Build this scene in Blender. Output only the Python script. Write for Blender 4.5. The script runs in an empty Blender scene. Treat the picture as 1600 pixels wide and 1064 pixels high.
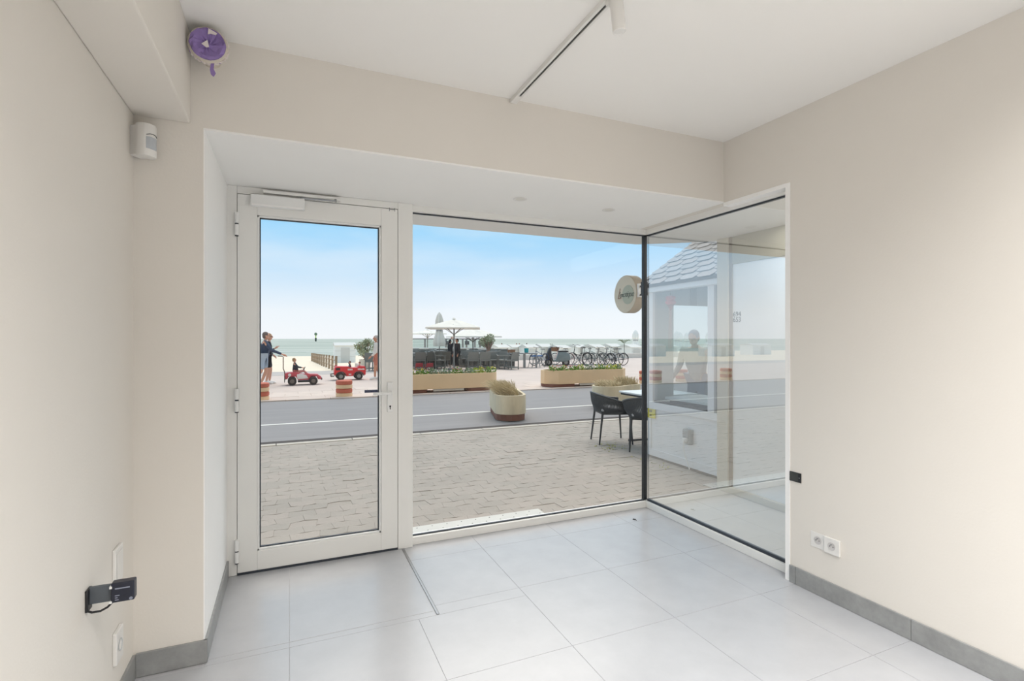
import bpy, bmesh, math, random
from mathutils import Vector, Matrix
random.seed(7)
sc = bpy.context.scene
COL = sc.collection
R = math.radians
pi = math.pi

def S(v):
    v /= 255.0
    return v/12.92 if v <= .04045 else ((v+.055)/1.055)**2.4
def C(r, g, b): return (S(r), S(g), S(b), 1)

# ------------------------------------------------------------------ camera
YAW = R(23.5)
EYE = Vector((0, 0, 1.42))
cam = bpy.data.cameras.new('camera'); cam.sensor_width = 36; cam.lens = 18.0
cam.shift_y = -3/1600; cam.clip_end = 6000; cam.clip_start = .02
camo = bpy.data.objects.new('camera', cam); COL.objects.link(camo)
camo.location = EYE; camo.rotation_euler = (R(90), 0, -YAW)
sc.camera = camo

# ------------------------------------------------------------------ world
w = bpy.data.worlds.new('sky'); sc.world = w; w.use_nodes = True
nt = w.node_tree; nt.nodes.clear()
def N(t, k, **kw):
    n = t.nodes.new(k)
    for a, b in kw.items(): setattr(n, a, b)
    return n
out = N(nt, 'ShaderNodeOutputWorld'); bg = N(nt, 'ShaderNodeBackground')
tc = N(nt, 'ShaderNodeTexCoord'); sx = N(nt, 'ShaderNodeSeparateXYZ')
rp = N(nt, 'ShaderNodeValToRGB')
nt.links.new(tc.outputs['Generated'], sx.inputs[0]); nt.links.new(sx.outputs['Z'], rp.inputs[0])
el = rp.color_ramp.elements
el[0].position = 0; el[0].color = C(247, 251, 254)
el[1].position = 1; el[1].color = C(214, 230, 245)
for p, c in ((.05, C(240, 248, 254)), (.105, C(212, 235, 253)), (.17, C(176, 222, 253)), (.235, C(150, 214, 252)), (.45, C(176, 218, 248))):
    e = el.new(p); e.color = c
mp = N(nt, 'ShaderNodeMapping'); mp.inputs['Scale'].default_value = (1.6, 1.6, 7)
nz = N(nt, 'ShaderNodeTexNoise'); nz.inputs['Scale'].default_value = 1.6; nz.inputs['Detail'].default_value = 5
cr = N(nt, 'ShaderNodeValToRGB'); cr.color_ramp.elements[0].position = .46; cr.color_ramp.elements[1].position = .78
cr.color_ramp.elements[1].color = (.55, .55, .55, 1)
mx = N(nt, 'ShaderNodeMixRGB'); mx.inputs[2].default_value = C(244, 248, 252)
nt.links.new(tc.outputs['Generated'], mp.inputs[0]); nt.links.new(mp.outputs[0], nz.inputs[0])
nt.links.new(nz.outputs[0], cr.inputs[0]); nt.links.new(cr.outputs[0], mx.inputs[0]); nt.links.new(rp.outputs[0], mx.inputs[1])
nt.links.new(mx.outputs[0], bg.inputs[0]); bg.inputs[1].default_value = 1.0
nt.links.new(bg.outputs[0], out.inputs[0])

# ------------------------------------------------------------------ hazy high sun and added fill lights
sun = bpy.data.lights.new('sun', 'SUN'); sun.energy = 2.3; sun.angle = R(50); sun.color = (1, .90, .78)
so = bpy.data.objects.new('sun', sun); COL.objects.link(so)
so.rotation_euler = Vector((-.30, -.66, -1.0)).to_track_quat('-Z', 'Y').to_euler()
def area(name, loc, sx_, sy_, e, col, rot=(0, 0, 0), spread=180):
    l = bpy.data.lights.new(name, 'AREA'); l.shape = 'RECTANGLE'; l.size = sx_; l.size_y = sy_; l.energy = e; l.color = col; l.spread = R(spread)
    o = bpy.data.objects.new(name, l); COL.objects.link(o); o.location = loc; o.rotation_euler = rot
    return o
area('room_fill_light', (1.15, -.75, 2.735), 2.6, 3.1, 152, (1, .985, .97), spread=122)  # unseen area light added above the camera to brighten the room
area('porch_fill_light', (3.28, 2.0, 2.345), .75, 2.0, 17, (1, .98, .95))  # added out of view to lift the dark porch, not a real fitting
sc.view_settings.view_transform = 'Standard'; sc.view_settings.look = 'None'
sc.view_settings.exposure = 0.0; sc.view_settings.gamma = 1.0
sc.view_settings.use_curve_mapping = False

# ------------------------------------------------------------------ materials
MATS = {}
def mat(name, col, rough=.6, metal=0, spec=.5, noise=None, bump=None, emit=None, ramp=None):
    """noise=(scale, amount) varies colour; bump=(scale,strength)"""
    if name in MATS: return MATS[name]
    m = bpy.data.materials.new(name); m.use_nodes = True; t = m.node_tree; b = t.nodes['Principled BSDF']
    b.inputs['Base Color'].default_value = col; b.inputs['Roughness'].default_value = rough
    b.inputs['Metallic'].default_value = metal; b.inputs['Specular IOR Level'].default_value = spec
    geo = N(t, 'ShaderNodeNewGeometry')
    if noise:
        n = N(t, 'ShaderNodeTexNoise'); n.inputs['Scale'].default_value = noise[0]; n.inputs['Detail'].default_value = 6
        n.inputs['Roughness'].default_value = .6
        if len(noise) > 2:
            mpp = N(t, 'ShaderNodeMapping'); mpp.inputs['Scale'].default_value = noise[2]
            t.links.new(geo.outputs['Position'], mpp.inputs[0]); t.links.new(mpp.outputs[0], n.inputs[0])
        else: t.links.new(geo.outputs['Position'], n.inputs[0])
        r = N(t, 'ShaderNodeValToRGB'); r.color_ramp.elements[0].position = .3; r.color_ramp.elements[1].position = .72
        a = noise[1]
        r.color_ramp.elements[0].color = tuple(c*(1-a) for c in col[:3])+(1,)
        r.color_ramp.elements[1].color = tuple(min(1, c*(1+a)) for c in col[:3])+(1,)
        t.links.new(n.outputs[0], r.inputs[0]); t.links.new(r.outputs[0], b.inputs['Base Color'])
    if bump:
        n2 = N(t, 'ShaderNodeTexNoise'); n2.inputs['Scale'].default_value = bump[0]; n2.inputs['Detail'].default_value = 4
        bp = N(t, 'ShaderNodeBump'); bp.inputs['Strength'].default_value = bump[1]; bp.inputs['Distance'].default_value = .01
        t.links.new(geo.outputs['Position'], n2.inputs[0]); t.links.new(n2.outputs[0], bp.inputs['Height']); t.links.new(bp.outputs[0], b.inputs['Normal'])
    if emit:
        b.inputs['Emission Color'].default_value = emit[0]; b.inputs['Emission Strength'].default_value = emit[1]
    MATS[name] = m
    return m
def glass(name, base, k, tint=(1, 1, 1, 1), rough=0.0):
    m = bpy.data.materials.new(name); m.use_nodes = True; t = m.node_tree; t.nodes.clear()
    o = N(t, 'ShaderNodeOutputMaterial'); tr = N(t, 'ShaderNodeBsdfTransparent'); gl = N(t, 'ShaderNodeBsdfGlossy')
    gl.inputs['Roughness'].default_value = rough; gl.inputs['Color'].default_value = tint; tr.inputs['Color'].default_value = tint
    lw = N(t, 'ShaderNodeLayerWeight'); lw.inputs['Blend'].default_value = .5
    pw = N(t, 'ShaderNodeMath', operation='POWER'); pw.inputs[1].default_value = 4
    ma = N(t, 'ShaderNodeMath', operation='MULTIPLY_ADD', use_clamp=True); ma.inputs[1].default_value = k; ma.inputs[2].default_value = base
    ms = N(t, 'ShaderNodeMixShader')
    t.links.new(lw.outputs['Facing'], pw.inputs[0]); t.links.new(pw.outputs[0], ma.inputs[0]); t.links.new(ma.outputs[0], ms.inputs[0])
    t.links.new(tr.outputs[0], ms.inputs[1]); t.links.new(gl.outputs[0], ms.inputs[2]); t.links.new(ms.outputs[0], o.inputs[0])
    return m

M_wall = mat('beige_wall_paint', C(229, 224, 216), .75, spec=.2, noise=(1.3, .012), bump=(90, .05))
M_wallR = M_wall
M_ceil = mat('white_ceiling_paint', C(244, 242, 238), .8, spec=.2, noise=(1, .01))
M_white = mat('white_reveal_paint', C(251, 250, 248), .7, spec=.2, noise=(2, .01))
M_frame = mat('white_coated_frame', C(240, 239, 235), .38, noise=(4, .01))
M_framed = mat('frame_bead_white', C(240, 240, 238), .3, noise=(4, .01))
M_gask = mat('dark_rubber_gasket', C(52, 58, 66), .5, noise=(30, .1))
M_tile = mat('grey_floor_tile', C(180, 181, 184), .27, spec=.85, noise=(5, .045), bump=(60, .015))
M_grout = mat('grey_grout', C(178, 178, 180), .8, noise=(40, .05))
M_skirt = mat('grey_stone_skirting', C(150, 151, 150), .45, noise=(14, .16), bump=(50, .08))
M_steel = mat('brushed_steel', C(150, 152, 154), .35, .8, noise=(60, .08))
M_black = mat('black_plastic', C(30, 31, 34), .45, noise=(60, .15))
M_slot = mat('track_slot_dark', C(60, 62, 60), .5, noise=(60, .1))
M_plastic = mat('white_plastic', C(232, 230, 226), .35, noise=(20, .01))
M_lens = mat('grey_sensor_lens', C(185, 190, 195), .3, noise=(80, .05))
M_glassF = glass('clear_window_glass', .007, .30)
M_glassC = glass('clear_inner_surface', .0, .02)
M_glassS = glass('coated_side_glass', .38, .5, (.97, .99, 1, 1))
M_glassK = glass('kiosk_glass', .03, .35, (.90, .93, .93, 1))
M_soff = mat('white_soffit', C(246, 245, 242), .8, spec=.2, noise=(2, .01))

# ------------------------------------------------------------------ mesh builder
class MB:
    def __init__(s): s.v = []; s.f = []; s.m = []
    def add(s, vs, fs, mi=0):
        n = len(s.v); s.v += [tuple(v) for v in vs]
        for f in fs: s.f.append(tuple(i+n for i in f)); s.m.append(mi)
        return s
    def box(s, x0, x1, y0, y1, z0, z1, mi=0, M=None):
        vs = [Vector((x, y, z)) for z in (z0, z1) for x, y in ((x0, y0), (x1, y0), (x1, y1), (x0, y1))]
        if M: vs = [M @ v for v in vs]
        return s.add(vs, [(3, 2, 1, 0), (4, 5, 6, 7), (0, 1, 5, 4), (1, 2, 6, 5), (2, 3, 7, 6), (3, 0, 4, 7)], mi)
    def tube(s, pts, r, n=8, closed=False, cap=True, mi=0):
        pts = [Vector(p) for p in pts]; k = len(pts); base = len(s.v)
        rs = r if isinstance(r, (list, tuple)) else [r]*k
        up = None
        for i, p in enumerate(pts):
            if closed: t = pts[(i+1) % k]-pts[i-1]
            else: t = pts[min(i+1, k-1)]-pts[max(i-1, 0)]
            t.normalize()
            if up is None:
                up = Vector((0, 0, 1)) if abs(t.z) < .9 else Vector((1, 0, 0))
            a = t.cross(up)
            if a.length < 1e-5: a = t.orthogonal()
            a.normalize(); b = a.cross(t).normalized(); up = b
            for j in range(n):
                th = 2*pi*j/n
                s.v.append(tuple(p+a*math.cos(th)*rs[i]+b*math.sin(th)*rs[i]))
        for i in range(k if closed else k-1):
            i2 = (i+1) % k
            for j in range(n):
                j2 = (j+1) % n
                s.f.append((base+i*n+j, base+i*n+j2, base+i2*n+j2, base+i2*n+j)); s.m.append(mi)
        if cap and not closed:
            s.f.append(tuple(base+j for j in range(n))[::-1]); s.m.append(mi)
            s.f.append(tuple(base+(k-1)*n+j for j in range(n))); s.m.append(mi)
        return s
    def lathe(s, prof, n=20, c=(0, 0, 0), M=None, mi=0, cap=True):
        vs = []
        for r_, z in prof:
            for j in range(n):
                th = 2*pi*j/n; v = Vector((r_*math.cos(th), r_*math.sin(th), z))
                if M: v = M @ v
                vs.append(v+Vector(c))
        fs = []
        for i in range(len(prof)-1):
            for j in range(n): fs.append((i*n+j, i*n+(j+1) % n, (i+1)*n+(j+1) % n, (i+1)*n+j))
        if cap:
            fs.append(tuple(range(n))[::-1]); fs.append(tuple((len(prof)-1)*n+j for j in range(n)))
        return s.add(vs, fs, mi)
    def ell(s, c, r, n=14, m=9, M=None, mi=0):
        vs = []; c = Vector(c)
        for i in range(m+1):
            ph = -pi/2+pi*i/m
            for j in range(n):
                th = 2*pi*j/n; v = Vector((r[0]*math.cos(ph)*math.cos(th), r[1]*math.cos(ph)*math.sin(th), r[2]*math.sin(ph)))
                if M: v = M @ v
                vs.append(v+c)
        fs = [(i*n+j, i*n+(j+1) % n, (i+1)*n+(j+1) % n, (i+1)*n+j) for i in range(m) for j in range(n)]
        return s.add(vs, fs, mi)
    def prism(s, pts, axis, a, b, mi=0, M=None):
        """pts 2D outline (CCW); axis 'x','y','z' extruded a..b"""
        def P(p, t):
            if axis == 'z': return Vector((p[0], p[1], t))
            if axis == 'y': return Vector((p[0], t, p[1]))
            return Vector((t, p[0], p[1]))
        n = len(pts); vs = [P(p, a) for p in pts]+[P(p, b) for p in pts]
        if M: vs = [M @ v for v in vs]
        fs = [tuple(range(n))[::-1], tuple(range(n, 2*n))]+[(i, (i+1) % n, n+(i+1) % n, n+i) for i in range(n)]
        return s.add(vs, fs, mi)
    def build(s, name, m, parent=None, smooth=False, bevel=0, loc=None):
        me = bpy.data.meshes.new(name); me.from_pydata(s.v, [], s.f)
        ms = m if isinstance(m, (list, tuple)) else [m]
        for q in ms: me.materials.append(q)
        if len(ms) > 1: me.polygons.foreach_set('material_index', s.m)
        bm = bmesh.new(); bm.from_mesh(me); bmesh.ops.recalc_face_normals(bm, faces=bm.faces)
        if bevel:
            bmesh.ops.bevel(bm, geom=[e for e in bm.edges if len(e.link_faces) == 2 and e.calc_face_angle(0) > .6], offset=bevel, segments=2, affect='EDGES', profile=.5)
        bm.to_mesh(me); bm.free()
        if smooth:
            me.polygons.foreach_set('use_smooth', [True]*len(me.polygons))
            try: me.set_sharp_from_angle(angle=R(40))
            except Exception: pass
        o = bpy.data.objects.new(name, me); COL.objects.link(o)
        if parent: o.parent = parent
        if loc: o.location = loc
        return o
def tag(o, label=None, cat=None, group=None, kind=None):
    if label: o['label'] = label
    if cat: o['category'] = cat
    if group: o['group'] = group
    if kind: o['kind'] = kind
    return o
def thing(name, loc, label, cat, rz=0, group=None):
    o = bpy.data.objects.new(name, None); COL.objects.link(o); o.location = loc; o.rotation_euler = (0, 0, rz); o.empty_display_size = .1
    return tag(o, label, cat, group)
def struct(name, label, cat='structure', loc=(0, 0, 0)):
    o = bpy.data.objects.new(name, None); COL.objects.link(o); o.location = loc
    return tag(o, label, cat, kind='structure')
def sbox(name, m, label, cat, *b, bevel=0):
    return tag(MB().box(*b).build(name, m, bevel=bevel), label, cat, kind='structure')
def copy_tree(o, parent=None):
    c = o.copy(); COL.objects.link(c)
    if parent: c.parent = parent
    for ch in list(KIDS.get(o.name, [])) or [x for x in o.children]: copy_tree(ch, c)
    return c
KIDS = {}

# ================================================================== THE ROOM
XR, YH, YF = 2.69, 2.60, 3.53
ZC, ZS = 2.745, 2.336
sbox('wall_left', M_wall, 'smooth beige wall along the left of the room', 'wall', -.85, -.6, -4.5, 3.6, -.1, 3.0)
sbox('wall_back', mat('taupe_back_wall', C(150, 142, 132), .8, noise=(2, .02)), 'beige wall closing the room behind the viewer', 'wall', -.85, 3.0, -4.7, -4.5, -.1, 3.0)
wr = MB(); wr.box(XR, 2.86, -4.5, 2.13, -.1, 3.0); wr.box(XR, 2.86, 2.13, 3.6, 2.335, 3.0)
tag(wr.build('wall_right', M_wall), 'beige wall on the right with the corner window opening', 'wall', kind='structure')
wf = MB(); wf.box(-.6, -.346, YH, 3.6, -.1, 3.0); wf.box(-.346, XR, YH, 3.6, 2.345, 3.0)
tag(wf.build('wall_front', M_wall), 'beige pier and deep header beam over the shop front', 'wall', kind='structure')
bh = MB().box(-.6, -.394, -4.5, YH, 2.355, ZC)
tag(bh.build('wall_bulkhead', M_wall, bevel=.006), 'boxed beige beam running along the top of the left wall', 'wall', kind='structure')
sbox('ceiling', M_ceil, 'flat white ceiling', 'ceiling', -.6, XR, -4.5, YH, ZC, 3.0)
sbox('ceiling_soffit', M_soff, 'lowered white soffit of the window bay', 'ceiling', -.346, 2.76, YH+.001, 3.6, ZS, 2.345)
rv = MB().box(-.346, -.341, YH+.001, 3.5, .1, ZS)
tag(rv.build('trim_1', M_white), 'white lining of the bay side beside the door', 'trim', kind='structure')
tr = MB(); tr.box(XR-.004, 2.76, 2.10, 2.13, .0, 2.335); tr.box(XR-.004, 2.76, 2.13, YH, 2.312, 2.336)
tag(tr.build('trim_2', M_white), 'white jamb edging of the side window', 'trim', kind='structure')

# floor tiles
fl = struct('floor', 'large light grey porcelain tile floor', 'floor')
MB().box(-.8, 2.80, -4.5, 3.6, -.12, -.002).build('floor_bed', M_grout, fl)
def tile(x0, x1, y0, y1, z=0.0, m=None):
    g = .0009
    o = MB().box(x0+g, x1-g, y0+g, y1-g, -.02, z).build('tile', m or M_tile, fl, bevel=.0004)
xs = [-.6, 0, .6, 1.2, 1.8, 2.4, 2.755]
ys = [2.66-.6*k for k in range(12, -1, -1)]
for j in range(len(ys)-1):
    for i in range(len(xs)-1):
        x0, x1, y0, y1 = xs[i], xs[i+1], ys[j], ys[j+1]
        if x1 > 2.69 and y1 < 2.2: x1 = 2.69
        if y1 > 2.6 and x0 < .7:      # entrance mat zone joint at 2.565
            if x1 <= .61: tile(x0, x1, y0, 2.565)
            else: tile(x0, x1, y0, 2.565)
            if x1 > .71: tile(.71, x1, 2.565, y1)
            continue
        if x1 > 2.69:
            tile(x0, 2.69, y0, y1) if y1 < 2.2 else tile(x0, x1, y0, y1)
        else: tile(x0, x1, y0, y1)
for x0, x1 in ((-.341, 0), (0, .695)):
    tile(x0, x1, 2.567, 2.61, -.001); tile(x0, x1, 2.612, 3.47, -.001)
for y0, y1 in ((2.66, 3.26), (3.26, 3.51)):
    for x0, x1 in ((.71, 1.2), (1.2, 1.8), (1.8, 2.4), (2.4, 2.755)): tile(x0, x1, y0, y1)
st = thing('floor_strip', (.702, 2.57, 0), 'thin steel floor profile running from the door post into the room', 'floor strip')
MB().box(-.006, .006, 0, .92, -.01, .002).build('strip', M_steel, st, bevel=.0008)
# skirting
for nm, lab, pieces in (
    ('baseboard_right', 'grey tile skirting along the right wall', [(XR-.011, XR, a, min(b, 2.10)) for a, b in [(1.46+.6*k, 2.06+.6*k) for k in range(-8, 2)]]),
    ('baseboard_left', 'grey tile skirting along the left wall', [(-.6, -.589, a, min(b, 2.59)) for a, b in [(2.0-.6*k, 2.6-.6*k) for k in range(9, -1, -1)]]),
    ('baseboard_bay', 'grey tile skirting on the bay side beside the door', [(-.346, -.330, 2.59, 3.09), (-.346, -.330, 3.09, 3.46)])):
    p = struct(nm, lab, 'baseboard')
    for x0, x1, y0, y1 in pieces:
        MB().box(x0, x1, y0+.001, y1-.001, .001, .1).build('skirting_tile', M_skirt, p, bevel=.0012)
p = struct('baseboard_front', 'grey tile skirting under the front pier', 'baseboard')
MB().box(-.589, -.330, 2.589, 2.60, .001, .1).build('skirting_tile', M_skirt, p, bevel=.0012)

# ------------------------------------------------------------------ door
d = struct('door_1', 'white framed glazed entrance door, hinged on the left', 'door', (0, 3.47, 0))
fr = MB()
fr.box(-.346, -.288, 0, .07, 0, ZS); fr.box(-.288, .672, 0.0, .07, 2.292, ZS); fr.box(.672, .771, -.002, .07, 0, ZS)
fr.build('door_frame', M_frame, d, bevel=.003)
lf = MB(); x0, x1, z0, z1 = -.286, .669, .014, 2.288
gx0, gx1, gz0, gz1 = -.179, .560, .130, 2.171
lf.box(x0, gx0, -.004, .066, z0, z1); lf.box(gx1, x1, -.004, .066, z0, z1)
lf.box(gx0, gx1, -.004, .066, z0, gz0); lf.box(gx0, gx1, -.004, .066, gz1, z1)
leaf = lf.build('door_leaf', M_frame, d, bevel=.003)
bd = MB(); t = .012
bd.box(gx0, gx0+t, .004, .03, gz0, gz1); bd.box(gx1-t, gx1, .004, .03, gz0, gz1)
bd.box(gx0, gx1, .004, .03, gz0, gz0+t); bd.box(gx0, gx1, .004, .03, gz1-t, gz1)
bd.build('glazing_bead', M_framed, leaf, bevel=.002)
gk = MB(); a = t; t2 = t+.006
gk.box(gx0+a, gx0+t2, .02, .034, gz0+a, gz1-a); gk.box(gx1-t2, gx1-a, .02, .034, gz0+a, gz1-a)
gk.box(gx0+a, gx1-a, .02, .034, gz0+a, gz0+t2); gk.box(gx0+a, gx1-a, .02, .034, gz1-t2, gz1-a)
gk.build('gasket', M_gask, leaf)
MB().box(gx0, gx1, .032, .040, gz0, gz1).build('glass_pane', M_glassF, leaf)
for zc in (2.105, 1.052, .150):
    h = MB(); h.tube([(-.288, -.014, zc-.068), (-.288, -.014, zc-.004)], .012, 12); h.tube([(-.288, -.014, zc+.004), (-.288, -.014, zc+.068)], .012, 12)
    h.box(-.300, -.276, -.012, .0, zc-.055, zc+.055)
    ho = h.build('hinge', M_framed, d, smooth=True)
    k = MB(); k.tube([(-.288, -.014, zc-.005), (-.288, -.014, zc+.005)], .010, 10); k.tube([(-.288, -.014, zc-.074), (-.288, -.014, zc-.068)], .010, 10)
    k.build('hinge_ring', M_gask, ho)
ha = MB(); ha.box(.598, .636, -.012, -.004, .93, 1.13)
hp = ha.build('handle_plate', M_framed, leaf, bevel=.004)
MB().tube([(.617, -.012, 1.06), (.617, -.055, 1.06), (.606, -.066, 1.06), (.50, -.066, 1.06)], .0095, 10).build('lever', M_framed, hp, smooth=True)
ho2 = MB(); ho2.box(.598, .636, .066, .074, .93, 1.13); ho2.tube([(.617, .07, 1.06), (.617, .12, 1.06), (.606, .13, 1.06), (.47, .13, 1.06)], .0105, 10)
tag(ho2.build('outer_handle', mat('dark_blue_handle', C(62, 66, 92), .4, noise=(20, .05)), leaf, smooth=True), 'dark outer door handle')
kh = MB(); kh.lathe([(.006, 0), (.006, .002)], 14, (.617, -.0125, .968), Matrix.Rotation(R(90), 3, 'X')); kh.box(.6145, .6195, -.0145, -.0118, .948, .966)
kh.build('keyhole', M_black, hp)
cl = MB(); cl.box(-.214, .088, -.044, -.004, 2.218, 2.288)
clo = cl.build('door_closer', M_framed, leaf, bevel=.006)
MB().box(-.206, .080, -.047, -.043, 2.219, 2.228).build('closer_lip', M_white, clo)
cr_ = MB(); cr_.box(-.146, .300, -.030, -.0, 2.303, 2.322)
cro = cr_.build('closer_rail', M_frame, d, bevel=.003)
ca = MB(); ca.tube([(.06, -.030, 2.292), (.27, -.034, 2.296)], .006, 8); ca.lathe([(.007, 0), (.007, .018)], 12, (.27, -.034, 2.288))
ca.build('closer_arm', M_steel, clo, smooth=True)
la = MB(); la.box(.612, .650, -.006, .0, 2.281, 2.285); la.box(.612, .615, -.006, 0, 2.272, 2.295); la.box(.647, .650, -.006, 0, 2.272, 2.295)
la.build('latch_bracket', M_steel, d)
MB().box(-.286, .669, .0, .06, -.005, .012).build('threshold', M_gask, d)

# ------------------------------------------------------------------ windows
w1 = struct('window_1', 'large frameless front window beside the door', 'window', (0, YF, 0))
f = MB(); f.box(.771, 2.752, -.028, .05, 0, .052); f.build('window_sill', M_frame, w1, bevel=.002)
f = MB(); f.box(.771, 2.80, -.035, .05, 2.294, ZS+.001); f.build('window_head', M_frame, w1, bevel=.002)
f = MB(); f.box(.771, 2.752, -.004, .012, .052, .060); f.box(.771, 2.752, -.004, .012, 2.286, 2.294); f.build('gasket', M_gask, w1)
f = MB(); f.box(.771, 2.765, .0, .012, .056, 2.292); f.build('glass_pane', M_glassF, w1)
f = MB(); f.box(2.748, 2.782, -.006, .026, .054, 2.294); f.build('corner_post', mat('black_corner_profile', C(32, 36, 42), .35, noise=(30, .1)), w1, bevel=.003)
w2 = struct('window_2', 'frameless side window looking into the porch', 'window', (2.77, 2.13, 0))
f = MB(); f.box(-.018, .05, 0, 1.41, 0, .052); f.build('window_sill', M_frame, w2, bevel=.002)
f = MB(); f.box(-.018, .05, 0, 1.41, 2.294, ZS+.001); f.build('window_head', M_frame, w2, bevel=.002)
f = MB(); f.box(.0, .024, 0.0, 1.38, .052, .070); f.box(.0, .024, 0, 1.38, 2.284, 2.294); f.build('gasket', M_gask, w2)
f = MB(); f.box(.006, .018, 0, 1.385, .056, 2.292, 0); 
f.m = [1]*6; f.m[5] = 0   # the face towards the room (-x) carries the coating
f.build('glass_pane', [M_glassS, M_glassC], w2)

# ------------------------------------------------------------------ ceiling fittings
t = thing('track_light_rail', (1.137, 2.58, ZC), 'white ceiling track with a dark slot, ending at the header', 'track rail')
r_ = MB(); r_.box(-.018, -.006, -5.0, 0, -.022, 0); r_.box(.006, .018, -5.0, 0, -.022, 0); r_.box(-.006, .006, -5.0, 0, -.008, 0); MB().box(-.019, .019, -.07, .018, -.023, 0).build('end_cap', M_plastic, t, bevel=.001)
r_.build('rail', M_plastic, t)
MB().box(-.006, .006, -5.0, -.07, -.018, -.008).build('contact_slot', M_slot, t)
t = thing('track_spotlight', (1.137, 1.623, ZC-.022), 'white cylindrical spotlight hanging under the ceiling track', 'spotlight')
MB().box(-.016, .016, -.05, .05, -.018, 0).build('adapter', M_plastic, t, bevel=.003)
MB().lathe([(.008, -.035), (.008, 0)], 12).build('stem', M_plastic, t, smooth=True)
Mt = Matrix.Rotation(R(-7), 3, 'Y')
b = MB().lathe([(.0, -.118), (.021, -.118), (.023, -.120), (.0255, -.118), (.0255, .0), (.022, .006), (0, .006)], 24, (0, 0, -.018-.0), Mt, cap=False)
b.build('lamp_body', M_plastic, t, smooth=True)
for i, (x, y) in enumerate(((1.389, 3.06), (2.086, 3.07))):
    t = thing('recessed_downlight', (x, y, ZS), ('round white recessed downlight in the bay soffit, nearer the door' if i == 0 else 'round white recessed downlight in the bay soffit, nearer the glass corner'), 'downlight', group='downlights in the window bay soffit')
    b = MB().lathe([(.030, 0), (.030, -.001), (.043, -.004), (.047, -.002), (.047, 0)], 28); b.build('trim_ring', M_plastic, t, smooth=True)
    b = MB().lathe([(.001, .0), (.001, -.0005), (.030, -.001), (.030, 0)], 24); b.build('lens', mat('lamp_lens', C(225, 223, 215), .3, noise=(50, .02)), t)

# purple masked duct
M_pur = mat('purple_masking_tape', C(146, 122, 182), .55, noise=(25, .12), bump=(40, .4))
M_paper = mat('torn_white_paper', C(226, 216, 212), .8, noise=(40, .05))
t = thing('masked_duct_end', (-.313, YH, 2.652), 'round duct end in the ceiling corner sealed with crumpled purple tape', 'duct')
ring = MB(); Mx = Matrix.Rotation(R(90), 3, 'X')
ring.lathe([(.040, 0), (.042, .06), (.060, .088), (.074, .104), (.075, .122), (.068, .13), (.066, .126)], 26, M=Mx, cap=False); ring.build('duct_collar', mat('plaster_collar', C(205, 196, 182), .7, noise=(40, .06)), t, smooth=True)
cap = MB(); rnd = random.Random(3)
prof = [(.001, .128), (.02, .124), (.04, .13), (.055, .136), (.066, .132), (.0715, .120), (.0755, .108)]
n = 26; vs = []
for i, (rr, zz) in enumerate(prof):
    for j in range(n):
        th = 2*pi*j/n; q = rr*(1+rnd.uniform(-.04, .03)*(i > 1)); v = Vector((q*math.cos(th), q*math.sin(th), zz+rnd.uniform(-.004, .004)-.012*(math.sin(th) > .2 and math.cos(th) > .1 and i < 4)))
        vs.append(Mx @ v)
cap.add(vs, [(i*n+j, i*n+(j+1) % n, (i+1)*n+(j+1) % n, (i+1)*n+j) for i in range(len(prof)-1) for j in range(n)])
cap.build('tape_cover', M_pur, t)
fp = MB()
fp.prism([(.0, .012), (-.022, -.008), (-.004, -.020), (.006, -.016)][::-1], 'y', -.139, -.137)
fp.build('paper_patch', M_paper, t); fp = MB()
fp.prism([(.004, .060), (.036, .046), (.030, .038), (.012, .040), (.002, .036)], 'y', -.142, -.138)
fp.build('paper_patch', M_paper, t)
tl = MB(); tl.prism([(.012, -.066), (.022, -.070), (.020, -.094), (.028, -.112), (.020, -.128), (.010, -.120), (.006, -.100)], 'y', -.118, -.116)
tl.build('tape_tail', M_pur, t)
pe = MB()
for k in range(16):
    a0 = R(-150+k*13); q = .075
    pe.prism([(q*math.cos(a0)*.99, q*math.sin(a0)*.99), (q*math.cos(a0+.16)*1.06, q*math.sin(a0+.16)*1.06), (q*math.cos(a0+.24), q*math.sin(a0+.24))], 'y', -.12+.003*(k % 3), -.105)
pe.build('paper_edge', M_paper, t)

# motion sensor
t = thing('motion_sensor', (-.556, 2.556, 2.170), 'white wall-mounted motion sensor with grey lens below the boxed beam', 'motion sensor', R(52))
o_ = [(-.034, 0), (.034, 0), (.036, -.02), (.028, -.040), (.012, -.050), (-.012, -.050), (-.028, -.040), (-.036, -.02)]
MB().prism(o_[::-1], 'z', 0, .132).build('housing', M_plastic, t, smooth=True, bevel=.003)
l = MB(); l.prism([(-.024, -.043), (-.012, -.053), (.012, -.053), (.024, -.043), (.022, -.03), (-.022, -.03)], 'z', .028, .078); l.build('lens', M_lens, t, smooth=True, bevel=.002)
l = MB(); l.tube([(-.023, -.0445, .084), (-.012, -.0515, .089), (0, -.0525, .0905), (.012, -.0515, .089), (.023, -.0445, .084)], .0014, 6); l.build('slot', M_black, t)
MB().box(-.030, .030, -.002, .040, .006, .126).build('bracket', M_plastic, t)

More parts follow.
